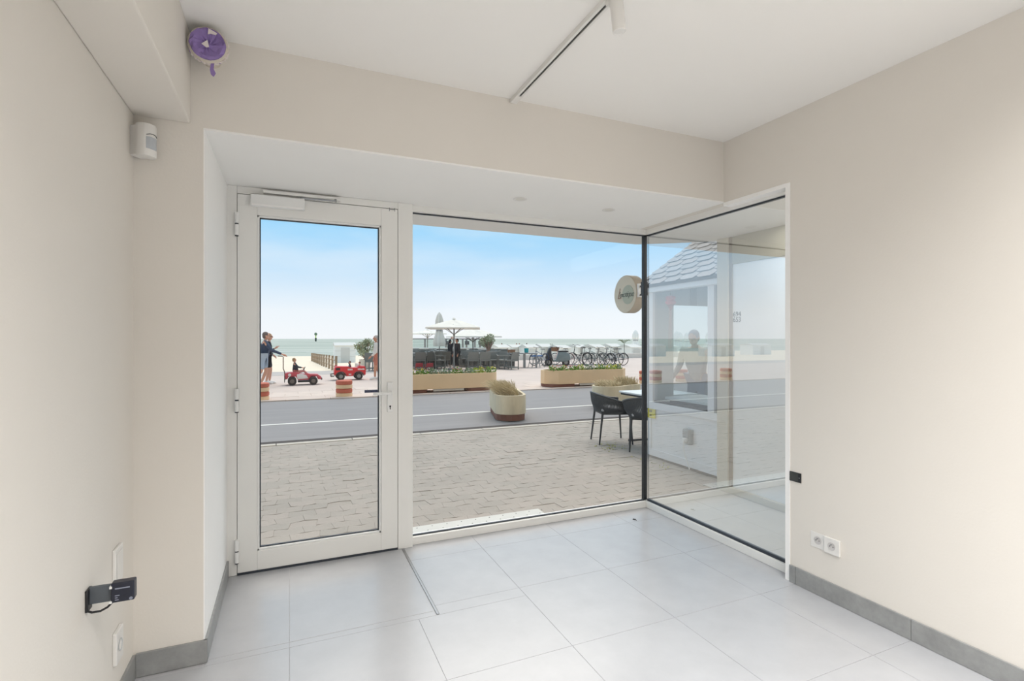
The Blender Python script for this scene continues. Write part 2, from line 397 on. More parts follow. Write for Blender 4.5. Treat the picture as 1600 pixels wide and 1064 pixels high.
# left wall fittings
t = thing('wall_connector', (-.6, 2.075, .545), 'dark connector box sticking out of the left wall beside the pier', 'connector')
MB().box(0, .008, -.030, .012, -.004, .066).build('wall_plate', M_black, t, bevel=.002)
MB().box(.006, .075, -.012, -.002, .014, .070).build('flat_arm', mat('grey_cable_arm', C(86, 92, 98), .35, noise=(40, .06)), t, bevel=.002)
MB().box(.066, .130, -.026, .008, .012, .076).build('connector_box', mat('navy_connector', C(28, 32, 48), .3, noise=(60, .15)), t, bevel=.004)
pr = MB(); pr.box(.078, .118, -.0268, -.0258, .056, .0595)
for k, w_ in enumerate((.010, .007, .012)): pr.box(.078, .078+w_, -.0268, -.0258, .020+k*.007, .0225+k*.007)
pr.build('printed_marks', mat('grey_print', C(150, 155, 170), .5, noise=(60, .05)), t)
c_ = MB(); c_.box(.063, .070, -.0275, -.011, .060, .067); c_.build('white_clip', M_framed, t)
c_ = MB(); c_.box(.063, .070, -.0275, -.011, .012, .019); c_.build('white_clip', M_framed, t)
MB().tube([(.004, -.024, .0), (.018, -.026, -.006), (.04, -.026, -.006), (.058, -.024, .002), (.07, -.02, .014)], .0035, 8).build('cable', M_black, t, smooth=True)
MB().lathe([(.005, 0), (.005, .0012)], 16, (.121, -.0258, .020), Mx).build('round_mark', mat('grey_print2', C(140, 145, 160), .5, noise=(60, .05)), t)
t = thing('blank_wall_plate', (-.6, 2.365, .50), 'white blank switch plate above the socket on the left wall', 'switch plate')
MB().box(.0, .012, -.045, .045, 0, .135).build('plate', M_plastic, t, bevel=.003)
MB().box(.012, .015, -.033, .033, .020, .118).build('rocker', M_plastic, t, bevel=.002)
t = thing('wall_socket', (-.6, 2.365, .205), 'white wall socket low on the left wall beside the pier', 'socket')
MB().box(.0, .014, -.042, .042, 0, .12).build('plate', M_plastic, t, bevel=.003)
My = Matrix.Rotation(R(90), 3, 'Y')
MB().lathe([(.001, .006), (.019, .006), (.021, .0155), (.023, .0155)], 22, (0, 0, .06), My, cap=False).build('socket_well', M_lens, t, smooth=True)
# right wall fittings
Mn = Matrix.Rotation(R(-90), 3, 'Y')
for k, (yc, th_, lab) in enumerate(((1.928, .003, 'left white socket of the pair low on the right wall, flush with it'), (1.842, .014, 'right white socket of the pair, standing proud of the wall'))):
    t = thing('wall_socket', (XR, yc, .258), lab, 'socket', group='pair of sockets on the right wall')
    MB().box(-th_, 0, -.042, .042, 0, .084).build('plate', M_plastic, t, bevel=.0014)
    MB().lathe([(.001, th_-.010+.0105), (.017, th_+.0005), (.020, th_+.0012), (.0215, th_+.0012)], 24, (0, 0, .042), Mn, cap=False).build('socket_well', mat('socket_grey', C(205, 202, 200), .4, noise=(30, .02)), t, smooth=True)
    h = MB()
    for dy, dz in ((-.0095, 0), (.0095, 0)): h.lathe([(.0026, th_+.0012), (.0026, th_+.002)], 10, (0, dy, .042+dz), Mn)
    h.build('contact_hole', M_black, t)
    MB().lathe([(.0028, th_), (.0028, th_+.010), (.001, th_+.012)], 10, (0, 0, .052), Mn).build('earth_pin', M_steel, t, smooth=True)
t = thing('flush_junction_plate', (XR, 2.066, .590), 'small dark recessed connection plate on the right wall by the window', 'junction plate')
MB().box(-.004, 0, -.038, .038, 0, .056).build('plate', M_slot, t, bevel=.0015)
MB().box(-.0055, -.003, -.036, -.020, .002, .054).build('end_block', M_black, t)
MB().lathe([(.003, .0055), (.003, .007)], 10, (0, -.028, .028), Mn).build('screw', M_steel, t)
db = MB()
for k in range(9):
    a = rnd.uniform(0, 6.28); q = rnd.uniform(0, .02)
    db.box(-.005, .005, -.002, .002, 0, .004, M=Matrix.Translation((q*math.cos(a), q*math.sin(a), 0)) @ Matrix.Rotation(a, 4, 'Z'))
tag(db.build('debris', M_black, loc=(2.489, 3.295, .0)), 'tiny dark crumbs lying on the floor by the glass corner', 'debris', kind='stuff')

# ================================================================== BUILDING OUTSIDE
M_ext = mat('beige_facade_render', C(190, 178, 160), .8, noise=(2, .04))
M_olive = mat('olive_beige_render', C(176, 171, 152), .8, noise=(2, .03))
M_canopy = mat('white_canopy_soffit', C(236, 234, 231), .8, noise=(1, .01))
bl = MB(); bl.box(-14, 2.86, -9, 3.6, 3.0, 14.6); bl.box(2.86, 16, -9, 3.6, 2.36, 14.6); bl.box(-14, -.85, -9, 3.6, -.1, 3.0); bl.box(-.85, 2.9, -9, -4.7, -.1, 3.0)
bl.box(3.9, 16, -9, 3.45, -.1, 2.36)
tag(bl.build('facade_block', M_ext), 'beige apartment building above and beside the shop', 'building', kind='structure')
cn = MB(); cn.prism([(-14, 3.6), (3.86, 3.6), (3.58, 3.86), (3.15, 4.16), (-14, 4.16)], 'z', 2.352, 2.62); cn.prism([(2.86, .8), (3.9, .8), (3.9, 3.6), (2.86, 3.6)], 'z', 2.352, 2.36)
tag(cn.build('canopy', M_canopy), 'flat white canopy over the shop front and porch', 'canopy', kind='structure')
# porch
pf = struct('porch_floor', 'pale tiled floor of the recessed porch', 'floor')
M_ptile = mat('pale_porch_tile', C(196, 192, 184), .5, noise=(6, .03))
MB().box(2.83, 3.9, .8, 3.65, -.12, -.004).build('porch_bed', M_grout, pf)
for j in range(5):
    for i in range(2):
        x0 = 2.83+(0 if i == 0 else .43); x1 = 3.26 if i == 0 else 3.70; y0 = .65+.6*j+.0; y1 = y0+.6
        MB().box(x0+.001, x1-.001, max(y0, .8)+.001, y1-.001, -.02, 0).build('tile', M_ptile, pf, bevel=.001)
sbox('porch_wall', M_ext, 'beige wall closing the back of the porch', 'wall', 2.86, 3.9, .7, .8, -.1, 2.36)
sf = struct('neighbour_shopfront', 'beige framed glass side of the neighbouring shop in the porch', 'shopfront', (3.70, .8, 0))
M_alu = mat('beige_aluminium', C(205, 199, 184), .4, noise=(8, .02))
M_aluD = mat('brown_beige_aluminium', C(150, 138, 122), .4, noise=(8, .02))
a = MB(); a.box(0, .2, 2.73, 2.86, 0, 2.352); a.build('post', M_alu, sf, bevel=.003)
a = MB(); a.box(.015, .2, 2.70, 2.73, .06, 2.352); a.build('inner_post', M_aluD, sf)
a = MB(); a.box(0, .2, 0, 2.73, 0, .06); a.build('kerb', M_alu, sf, bevel=.003)
a = MB(); a.box(.02, .2, 0, 2.70, 2.10, 2.352); a.build('transom_panel', M_olive, sf, bevel=.002)
M_film = mat('frosted_white_glass', C(236, 238, 238), .12, spec=.7, noise=(1.5, .03))
a = MB(); a.box(.03, .06, 0, 2.70, .06, 2.10); pane = a.build('frosted_pane', M_film, sf)
M_ink = mat('dark_grey_lettering', C(70, 78, 84), .6, noise=(30, .05))
def text(s_, size, loc, rot, m, parent, name='lettering', ext=.0012, shear=0, space=1, off=0):
    cu = bpy.data.curves.new(name, 'FONT'); cu.body = s_; cu.size = size; cu.extrude = ext; cu.shear = shear; cu.align_x = 'CENTER'; cu.align_y = 'CENTER'; cu.space_character = space; cu.offset = off
    o = bpy.data.objects.new(name, cu); COL.objects.link(o)
    dg = bpy.context.evaluated_depsgraph_get(); me = bpy.data.meshes.new_from_object(o.evaluated_get(dg))
    bpy.data.objects.remove(o); me.materials.clear(); me.materials.append(m); me.name = name
    o = bpy.data.objects.new(name, me); COL.objects.link(o); o.location = loc; o.rotation_euler = rot
    if parent: o.parent = parent
    return o
text('694', .062, (.028, 3.45-.8, 1.640), (R(90), 0, R(-90)), M_ink, sf, 'house_number')
text('653', .062, (.028, 3.45-.8, 1.590), (R(90), 0, R(-90)), M_ink, sf, 'house_number')

# round shop sign
t = thing('round_shop_sign', (2.85, 3.92, 1.83), 'round cream projecting sign with script name beside the corner post', 'sign')
M_sign = mat('cream_sign', C(212, 204, 186), .45, noise=(4, .02)); M_rim = mat('taupe_sign_rim', C(186, 174, 158), .5, noise=(4, .03))
MB().lathe([(.172, .004), (.174, .0), (.174, -.09), (.172, -.094)][::-1], 48, M=Mn).build('drum', M_rim, t, smooth=True)
MB().lathe([(.168, .004), (.168, .008)], 48, M=Mn).build('face', M_sign, t)
MB().lathe([(.088, .008), (.088, .0095)], 40, (0, -.045, -.008), Mn).build('sage_dot', mat('sage_green_disc', C(176, 182, 166), .5, noise=(10, .02)), t)
text("L", .15, (-.0105, .088, .004), (R(90), 0, R(-90)), mat('red_brown_script', C(140, 98, 84), .5, noise=(20, .05)), t, ext=.0006, shear=.35, off=-.0035)
text("'exotique", .074, (-.0105, -.018, -.004), (R(90), 0, R(-90)), mat('dark_green_script', C(74, 84, 78), .5, noise=(20, .05)), t, ext=.0006, shear=.45, space=.84, off=-.0006)
b = MB(); b.tube([(.03, -.175, .055), (-.045, -.335, .055)], .009, 6); b.tube([(.03, -.175, -.02), (-.045, -.335, -.02)], .009, 6); b.box(-.085, -.045, -.372, -.332, -.04, .075)
b.build('bracket', M_black, t)
MB().box(.0, .05, -.190, -.168, -.04, .08).build('bracket_plate', M_framed, t, bevel=.001)

# drain cover outside
t = thing('drain_cover', (0, 0, 0), 'white perforated metal drain cover on the pavement under the front window', 'drain cover')
t.location = (.80, 3.70, .0)
MB().box(-1.0, 1.09, -.035, .105, -.02, .012).build('cover_plate', mat('aged_white_metal', C(206, 205, 199), .5, noise=(6, .05)), t, bevel=.002)
h = MB()
for k in range(18):
    for dy in (0, .07): h.lathe([(.005, .0118), (.005, .0128)], 8, (-.9+k*.115+(.05 if dy else 0), dy, 0))
tag(h.build('hole', M_slot, t), kind='stuff')

# ================================================================== GROUND OUTSIDE
M_pave = mat('greige_paver', C(173, 166, 158), .85, spec=.25, noise=(1.2, .06), bump=(35, .35))
M_pave2 = mat('greige_paver_pinkish', C(176, 168, 160), .85, spec=.25, noise=(1.2, .06), bump=(35, .35))
M_pave3 = mat('greige_paver_cool', C(169, 163, 155), .85, spec=.25, noise=(1.2, .06), bump=(35, .35))
M_sandj = mat('sandy_joint', C(172, 165, 157), .95, spec=.1, noise=(9, .12))
pv = struct('pavement', 'old greige interlocking paver pavement in front of the shop', 'pavement')
MB().box(-14, 30, 3.58, 7.48, -.15, -.0045).build('paver_bed', M_sandj, pv)
rnd = random.Random(5)
LX, LY = .20, .13
cells = []
def wav(x, y):   # shared joint corners: scalloped rows
    return (x+.012*math.sin(y*31+x*5), y+.010*math.sin(x*29+y*7))
def view(x, y, z=0.):
    d_ = x*.3987+y*.9171
    if d_ < .3: return None
    return 800+800*(x*.9171-y*.3987)/d_, 529+800*(1.42-z)/d_, d_
for j in range(int((7.48-3.66)/LY)):
    for i in range(int(26/LX)):
        x0 = -8+i*LX+(j % 2)*LX/2; y0 = 3.66+j*LY
        if x0+LX > 3.85 and False: continue
        if 3.8 < x0+.1 < 30 and y0 < 5.02: 
            if x0+.1 > 4.1: continue
        cells.append((x0, y0))
def paver(mb, x0, y0, mi=0):
    g = .0008; dz = rnd.gauss(0, .0006)
    if rnd.random() < .05: dz += rnd.choice((.004, -.004))
    x1, y1 = x0+LX, y0+LY; xm = (x0+x1)/2
    top = [wav(x0, y0), (wav(xm, y0)[0], wav(xm, y0)[1]-.009), wav(x1, y0), wav(x1, y1), (wav(xm, y1)[0], wav(xm, y1)[1]-.009), wav(x0, y1)]
    cx = sum(p[0] for p in top)/6; cy = sum(p[1] for p in top)/6
    def sh(p, q): 
        dx, dy = p[0]-cx, p[1]-cy; L = math.hypot(dx, dy); return (cx+dx*(1-q/L), cy+dy*(1-q/L))
    t1, t2 = rnd.gauss(0, .005), rnd.gauss(0, .008)
    zz = lambda p: dz+(p[0]-cx)*t1+(p[1]-cy)*t2
    vs = [(*sh(p, g), -.03) for p in top]+[(*sh(p, g), zz(p)-.001) for p in top]+[(*sh(p, g+.002), zz(p)) for p in top]
    fs = []
    for k in range(6):
        k2 = (k+1) % 6; fs.append((k, k2, 6+k2, 6+k)); fs.append((6+k, 6+k2, 12+k2, 12+k))
    fs.append(tuple(range(12, 18)))
    return mb.add(vs, fs, mi)
seen = []; rest = []
for c_ in cells:
    v = view(c_[0]+.1, c_[1]+.06)
    ok = v and 400 < v[0] < 1130 and not (597 < v[0] < 645) and v[1] < 866
    (seen if ok else rest).append((v[2] if v else 99, c_))
seen.sort()
for d_, c_ in seen[:298]:
    paver(MB(), *c_).build('paver', rnd.choice((M_pave, M_pave, M_pave2, M_pave3)), pv)
mb = MB()
for d_, c_ in seen[298:]+rest: paver(mb, *c_, mi=rnd.choice((0, 0, 1, 2)))
tag(mb.build('paver_field', [M_pave, M_pave2, M_pave3], pv), kind='stuff')
M_kerb = mat('pale_kerb_stone', C(200, 194, 184), .8, noise=(8, .1), bump=(40, .2))
kb = struct('kerb_near', 'pale kerb stones along the shop side of the road', 'kerb')
for k in range(38): MB().box(-8+k*.98, -8+k*.98+.972, 7.485, 7.60, -.15, .004+rnd.uniform(-.002, .002)).build('kerb_stone', M_kerb, kb, bevel=.006)
sbox('gutter', mat('dark_gutter', C(76, 70, 68), .9, noise=(20, .2)), 'dark gutter line between kerb and asphalt', 'gutter', -14, 60, 7.60, 7.80, -.15, -.003)
M_road = mat('grey_asphalt', C(149, 147, 148), .8, spec=.3, noise=(1.4, .07, (.25, 2.2, 1)), bump=(120, .3))
sbox('road', M_road, 'smooth grey asphalt road with a white line', 'road', -60, 90, 7.80, 12.82, -.15, -.012)
M_line = mat('white_road_paint', C(236, 235, 230), .7, noise=(12, .05))
tag(MB().box(-60, 90, 9.34, 9.43, -.011, -.008).build('road_line', M_line), 'white line along the asphalt road', 'road marking', kind='structure')
M_prom = mat('pinkish_promenade_paving', C(214, 198, 188), .85, spec=.25, noise=(1.1, .05), bump=(30, .15))
M_prom2 = mat('pinkish_slab_light', C(220, 204, 193), .85, spec=.25, noise=(2, .06), bump=(30, .15))
M_stripe = mat('grey_cycle_strip', C(190, 182, 176), .85, spec=.25, noise=(1.4, .06))
pm = struct('promenade', 'wide pinkish paved seafront promenade', 'promenade')
MB().box(-60, 3.5, 12.98, 24, -.3, -.004).build('paving_bed', M_prom, pm)
MB().box(3.5, 90, 12.98, 31, -.3, -.004).build('paving_bed', M_prom, pm)
MB().box(-60, 3.5, 21.6, 24, -.01, .0).build('grey_strip', M_stripe, pm)
for j in range(4):
    for i in range(28):
        x0 = -2.2+i*.6+(j % 2)*.3; y0 = 13.0+j*.6
        MB().box(x0+.006, x0+.594, y0+.006, y0+.594, -.03, rnd.uniform(0, .004)).build('paving_slab', rnd.choice((M_prom, M_prom2)), pm)
kb = struct('kerb_far', 'pinkish kerb stones on the seaward side of the road', 'kerb')
for k in range(30): MB().box(-4+k*.98, -4+k*.98+.97, 12.82, 12.98, -.15, .015).build('kerb_stone', M_prom2, kb, bevel=.008)
MB().box(-60, -4, 12.82, 12.98, -.15, .015).build('kerb_run', M_prom2, kb); MB().box(25.4, 90, 12.82, 12.98, -.15, .015).build('kerb_run', M_prom2, kb)
M_sand = mat('pale_peach_sand', C(242, 226, 204), .95, spec=.1, noise=(.5, .05), bump=(2, .4))
bc = MB(); nx, ny = 60, 30
xs_ = [-260+i*560/nx for i in range(nx+1)]; yy = [23.5+(j/ny)**1.3*70 for j in range(ny+1)]
vs = [(x, y, -.08-max(0, (y-24))*.0205+rnd.uniform(-.03, .03)*(j > 3)) for j, y in enumerate(yy) for x in xs_]
bc.add(vs, [(j*(nx+1)+i, j*(nx+1)+i+1, (j+1)*(nx+1)+i+1, (j+1)*(nx+1)+i) for j in range(ny) for i in range(nx)])
tag(bc.build('beach', M_sand, smooth=True), 'wide pale sandy beach sloping to the sea', 'beach', kind='structure')
# sea
ms = bpy.data.materials.new('grey_green_sea'); ms.use_nodes = True; t_ = ms.node_tree; b_ = t_.nodes['Principled BSDF']
b_.inputs['Roughness'].default_value = .8; b_.inputs['Specular IOR Level'].default_value = .1
g_ = N(t_, 'ShaderNodeNewGeometry'); m_ = N(t_, 'ShaderNodeMapping'); m_.inputs['Scale'].default_value = (.006, .05, 1)
n_ = N(t_, 'ShaderNodeTexNoise'); n_.inputs['Scale'].default_value = 1; n_.inputs['Detail'].default_value = 8
r_ = N(t_, 'ShaderNodeValToRGB'); r_.color_ramp.elements[0].position = .35; r_.color_ramp.elements[0].color = C(162, 170, 158)
r_.color_ramp.elements[1].position = .70; r_.color_ramp.elements[1].color = C(206, 207, 196)
for a_, b2 in ((g_.outputs['Position'], m_.inputs[0]), (m_.outputs[0], n_.inputs[0]), (n_.outputs[0], r_.inputs[0]), (r_.outputs[0], b_.inputs['Base Color'])): t_.links.new(a_, b2)
sea = MB().box(-5000, 6000, 86, 5800, -3, -1.40)
tag(sea.build('sea', ms), 'calm grey green sea up to the horizon', 'sea', kind='structure')
fo = MB()
for k in range(26):
    x = rnd.uniform(-40, 150); y = rnd.uniform(92, 150); L = rnd.uniform(6, 30)
    pts = [(x+L*q/6, y+rnd.uniform(-.4, .4)+.02*L*math.sin(q)) for q in range(7)]
    for q in range(6):
        fo.add([(pts[q][0], pts[q][1]-.3, -1.38), (pts[q+1][0], pts[q+1][1]-.3, -1.38), (pts[q+1][0], pts[q+1][1]+.3, -1.37), (pts[q][0], pts[q][1]+.3, -1.37)], [(0, 1, 2, 3)])
tag(fo.build('surf', mat('white_foam', C(240, 242, 240), .8, noise=(1, .02))), 'thin white lines of surf near the shore', 'surf', kind='stuff')

# ================================================================== KIOSK
M_kw = mat('white_kiosk_panel', C(232, 234, 236), .5, noise=(2, .012))
M_slate = [mat('slate_%s' % k, C(*c_), .6, noise=(7, .08), bump=(30, .2)) for k, c_ in (('grey', (126, 130, 136)), ('light_grey', (138, 141, 146)), ('brown_grey', (136, 131, 131)))]
M_teal = mat('grey_teal_board', C(214, 222, 220), .6, noise=(3, .03))
kx, ky = 3.965, 5.0
ks = thing('kiosk', (kx, ky, 0), 'small white glazed kiosk with a grey slate roof next to the porch', 'kiosk')
# local: x to the right, y negative towards the building
MB().box(0, .05, -1.36, 0, .03, .60).build('side_panel', M_kw, ks)
a = MB(); a.box(-.012, .0, -1.36, -.0, .03, .11); a.box(-.012, 0, -.06, 0, .11, .60); a.build('panel_edging', M_kw, ks, bevel=.003)
MB().box(.01, 1.6, -1.36, 0, -.02, .03).build('plinth', mat('dark_plinth', C(96, 92, 90), .8, noise=(20, .2)), ks)
wfk = MB(); wfk.box(-.02, .05, -1.22, .01, .585, .665)
wfk.box(-.02, .05, -.105, .01, .665, 1.975); wfk.box(-.02, .05, -1.06, -.97, .665, 1.975); wfk.box(-.02, .05, -1.36, -1.17, .585, 1.975)
kf = wfk.build('window_frame', M_kw, ks, bevel=.004)
MB().box(.012, .020, -.97, -.105, .665, 1.975).build('glass_pane', M_glassK, kf)
MB().box(.0, .02, -.97, -.105, .665, .69).build('gasket', M_slot, kf)
MB().box(.01, .05, -1.17, -1.06, .665, 1.975).build('dark_jamb', mat('dark_grey_jamb', C(120, 124, 124), .6, noise=(20, .1)), ks)
MB().box(-.07, .05, -1.36, .10, 1.965, 2.045).build('fascia', M_kw, ks, bevel=.005)
MB().tube([(-.05, .0, 1.955), (-.05, .14, 1.955)], .012, 8).build('gutter_stub', M_slot, ks)
# sea side wall (y=0): left board, opening, transom
a = MB(); a.box(.05, .34, -.05, 0, .03, 2.10); a.build('front_board', M_teal, ks)
a = MB(); a.box(.34, 1.6, -.05, 0, 1.83, 2.25); a.build('front_transom', M_teal, ks)
a = MB(); a.box(.60, .70, -.06, -.05, 1.83, 2.25); a.build('transom_post', mat('grey_post', C(150, 160, 160), .6, noise=(8, .05)), ks)
a = MB(); a.box(.34, 1.6, -.05, 0, .03, .66); a.build('front_panel', M_teal, ks)
a = MB(); a.box(1.03, 1.10, -.05, 0, .66, 1.83); a.build('front_post', M_kw, ks)
a = MB(); a.box(.34, 1.03, -.030, -.024, .66, 1.83); a.build('front_glass', M_glassK, ks)
a = MB(); a.box(1.6, 1.65, -1.36, 0, .03, 3.0); a.build('back_wall', M_kw, ks)
a = MB(); a.box(0.05, 1.6, -1.40, -1.36, .03, 2.6); a.build('inner_wall', M_kw, ks)
# slates
sl = R(34); e0 = Vector((-.10, 0, 2.045)); us = Vector((math.cos(sl), 0, math.sin(sl))); un = Vector((-math.sin(sl), 0, math.cos(sl)))
a = MB(); a.add([e0+us*s_+Vector((0, y_, 0))-un*q for q in (.0, .03) for s_, y_ in ((0, .12), (2.1, .12), (2.1, -1.36), (0, -1.36))], [(0, 1, 2, 3), (7, 6, 5, 4), (0, 4, 5, 1), (1, 5, 6, 2), (2, 6, 7, 3), (3, 7, 4, 0)])
a.build('roof_deck', mat('dark_roof_deck', C(90, 90, 92), .8, noise=(10, .1)), ks)
SW, SE_ = .25, .14
for r0 in range(13):
    for k in range(-1, 8):
        y1 = .13-k*SW-(r0 % 2)*SW/2*1.0; y0 = y1-SW
        y1 = min(y1, .13); y0 = max(y0, -1.36)
        if y1-y0 < .05: continue
        s0 = r0*SE_-.01; s1 = s0+SE_*1.5
        g = .006; out_ = [(s0, y1-g-.07), (s0+.004, y0+g+.012), (s0+.05, y0+g), (s1, y0+g), (s1, y1-g), (s0+.045, y1-g)]
        if y1-y0 < .12: out_ = [(s0, y0+g), (s1, y0+g), (s1, y1-g), (s0, y1-g)]
        vs = []
        lift = rnd.uniform(0, .003)
        for q in (0, 1):
            for s_, y_ in out_:
                h_ = .015-.010*(s_-s0)/(s1-s0)*1.4+lift
                vs.append(e0+us*s_+Vector((0, y_, 0))+un*(h_ if q else h_-.005))
        nn = len(out_)
        MB().add(vs, [tuple(range(nn))[::-1], tuple(range(nn, 2*nn))]+[(i, (i+1) % nn, nn+(i+1) % nn, nn+i) for i in range(nn)]).build('slate', rnd.choice(M_slate), ks)
# notice, outdoor socket
t = thing('yellow_notice', (kx-.012, 4.93, .475), 'small yellow notice stuck to the left end of the kiosk panel', 'notice')
MB().box(-.006, 0, -.075, .06, 0, .125).build('card', mat('yellow_card', C(226, 214, 60), .5, noise=(12, .05)), t)
a = MB(); a.box(-.008, -.006, -.02, .03, .07, .10); a.box(-.008, -.006, -.015, .02, .02, .045); a.build('printed_figure', mat('olive_print', C(150, 140, 50), .6, noise=(20, .1)), t)
t = thing('outdoor_socket', (kx, 4.305, .285), 'grey weatherproof outdoor socket on the white kiosk panel', 'socket')
M_gs = mat('grey_socket_housing', C(158, 162, 164), .45, noise=(20, .04))
MB().box(-.05, 0, -.055, .055, 0, .16).build('housing', M_gs, t, bevel=.008)
MB().box(-.062, -.05, -.045, .045, .075, .15).build('lid', M_gs, t, bevel=.006)
MB().lathe([(.001, .05), (.026, .05), (.026, .085), (.018, .095), (.0, .095)], 18, (0, 0, .045), Mn).build('plug', M_framed, t, smooth=True)
MB().tube([(-.085, .0, .03), (-.09, .0, -.03), (-.075, -.01, -.12), (-.06, -.035, -.20), (-.05, -.05, -.262)], .006, 8).build('cable', M_framed, t, smooth=True)
# lanterns
M_pink = mat('red_pink_lantern', C(238, 92, 100), .6, noise=(30, .06)); M_pinkd = mat('dark_red_ribbon', C(170, 70, 70), .6, noise=(30, .1))
def lantern(loc, lab):
    t = thing('hanging_lantern', loc, lab, 'lantern', group='paper lanterns in the kiosk window')
    MB().lathe([(.015, .0), (.050, .012), (.062, .035), (.050, .058), (.040, .062), (.050, .070), (.058, .088), (.045, .108), (.01, .115)], 18).build('shade', M_pink, t, smooth=True)
    MB().lathe([(.0, -.06), (.012, -.055), (.030, -.012), (.045, .006), (.02, .01)], 14).build('tassel_cap', M_pinkd, t, smooth=True)
    a = MB()
    for k in range(5):
        x = (k-2)*.010; a.prism([(x-.004, -.04), (x+.004, -.04), (x+.010*(k-2)*.5+.002, -.50-.05*(k % 2)), (x+.010*(k-2)*.5-.004, -.50)], 'y', -.002+.002*k, .0+.002*k)
    tag(a.build('ribbon', mat('pale_peach_ribbon', C(222, 190, 178), .7, noise=(10, .05)), t), kind='stuff')
    MB().tube([(0, 0, .11), (0, 0, .14)], .002, 6).build('cord', M_slot, t)
lantern((kx+.13, 4.76, 1.81), 'red paper lantern with long ribbons hanging at the left in the kiosk window')
lantern((kx+.45, 4.30, 1.79), 'faint red paper lantern hanging at the right in the kiosk window')
# inside: counter table and dark chair
t = thing('kiosk_table', (kx+.36, 4.42, .03), 'white topped table inside the kiosk behind the window', 'table')
MB().box(-.28, .28, -.38, .38, .68, .71).build('table_top', mat('white_table_top', C(238, 240, 240), .3, noise=(4, .01)), t, bevel=.004)
MB().box(-.24, .24, -.34, .34, .60, .68).build('apron', mat('dark_grey_apron', C(92, 96, 98), .6, noise=(10, .08)), t)
for sx_ in (-1, 1):
    for sy_ in (-1, 1): MB().box(sx_*.22-.02, sx_*.22+.02, sy_*.32-.02, sy_*.32+.02, 0, .60).build('leg', M_black, t)

# ================================================================== CAFE FURNITURE BY THE KIOSK
M_rope = mat('charcoal_rope', C(72, 76, 80), .7, noise=(90, .25), bump=(200, .4))
M_cfr = mat('charcoal_metal', C(56, 60, 64), .4, noise=(40, .1))
M_cush = mat('grey_cushion', C(176, 178, 182), .85, noise=(40, .08))
def cafe_chair(loc, rz, lab):
    """faces local +x, footprint ~.5"""
    t = thing('rope_armchair', loc, lab, 'chair', rz, 'charcoal rope armchairs at the cafe table')
    for (fx, fy, tx, ty, nm) in ((.23, .23, .20, .21, 0), (.23, -.23, .20, -.21, 0), (-.22, .20, -.17, .18, 0), (-.22, -.20, -.17, -.18, 0)):
        MB().tube([(fx, fy, 0), (tx, ty, .42)], [.010, .016], 10).build('leg', M_cfr, t, smooth=True)
    a = MB(); a.tube([(.20, .21, .41), (.20, -.21, .41), (-.17, -.18, .41), (-.17, .18, .41)], .012, 8, closed=True); a.build('seat_frame', M_cfr, t, smooth=True)
    a = MB(); a.box(-.19, .20, -.19, .19, .415, .435); a.build('seat', M_cfr, t, bevel=.008)
    a = MB(); a.box(-.18, .20, -.18, .18, .436, .49); a.build('cushion', M_cush, t, bevel=.022, smooth=True)
    # curved rim from arm to arm
    rim = []; low = []
    for k in range(25):
        u = -1+2*k/24; th = u*R(128)
        x = -.285*math.cos(th)*(1.0 if abs(u) < .99 else 1)+.02; y = .30*math.sin(th)
        x = -.27*math.cos(th) if abs(th) < R(90) else -.30*math.cos(th)
        top = .685-.11*min(1, abs(u)*1.25)**1.6
        rim.append((x, y, top)); low.append((x*.80, y*.76, .435))
    ar = MB().tube(rim, .013, 8); ar.tube([rim[0], low[0]], .012, 8); ar.tube([rim[-1], low[-1]], .012, 8)
    bf = ar.build('back_frame', M_cfr, t, smooth=True)
    a = MB()
    P = lambda k, f: Vector(low[0]).lerp(Vector(low[0]), 0)
    m_ = 120
    for k in range(m_):
        u = k/(m_-1)*24; i = min(int(u), 23); f = u-i
        q0 = Vector(low[i]).lerp(Vector(low[i+1]), f); q1 = Vector(rim[i]).lerp(Vector(rim[i+1]), f)
        u2 = min(24, u+.5+ .5*(k % 2)); i2 = min(int(u2), 23); f2 = u2-i2
        q2 = Vector(rim[i2]).lerp(Vector(rim[i2+1]), f2)
        mid = (q0+q2)/2+Vector((q0.x, q0.y, 0))*.06
        a.tube([q0, mid, q2], .0075, 5, cap=False)
    tag(a.build('rope_weave', M_rope, t, smooth=True), kind='stuff')
    return t
def F2(px, py, z=0.):
    d_ = 800*(1.42-z)/(py-529.); a_ = (px-800)/800; return (d_*(.3987+.9171*a_), d_*(.9171-.3987*a_), z)
def D2(px, d_, z=0.):
    a_ = (px-800)/800; return (d_*(.3987+.9171*a_), d_*(.9171-.3987*a_), z)
cafe_chair((4.06, 5.93, 0), R(-16), 'charcoal rope armchair seen whole, with a grey cushion, left of the table')
cafe_chair((4.20, 5.33, 0), R(50), 'charcoal rope armchair half hidden behind the black corner post')
t = thing('cafe_table', (4.63, 5.62, 0), 'white topped cafe table between the rope chairs and the kiosk', 'table')
MB().box(-.40, .36, -.36, .36, .665, .69).build('table_top', mat('white_table_top', C(238, 240, 240), .3), t, bevel=.006)
MB().box(-.38, .34, -.34, .34, .64, .665).build('top_frame', M_cfr, t)
MB().tube([(0, 0, .03), (0, 0, .645)], .03, 12).build('column', M_cfr, t, smooth=True)
a = MB(); a.tube([(-.32, -.25, .012), (0, 0, .05), (.32, .25, .012)], .016, 8); a.tube([(-.32, .25, .012), (0, 0, .05), (.32, -.25, .012)], .016, 8); a.build('foot_cross', M_cfr, t, smooth=True)
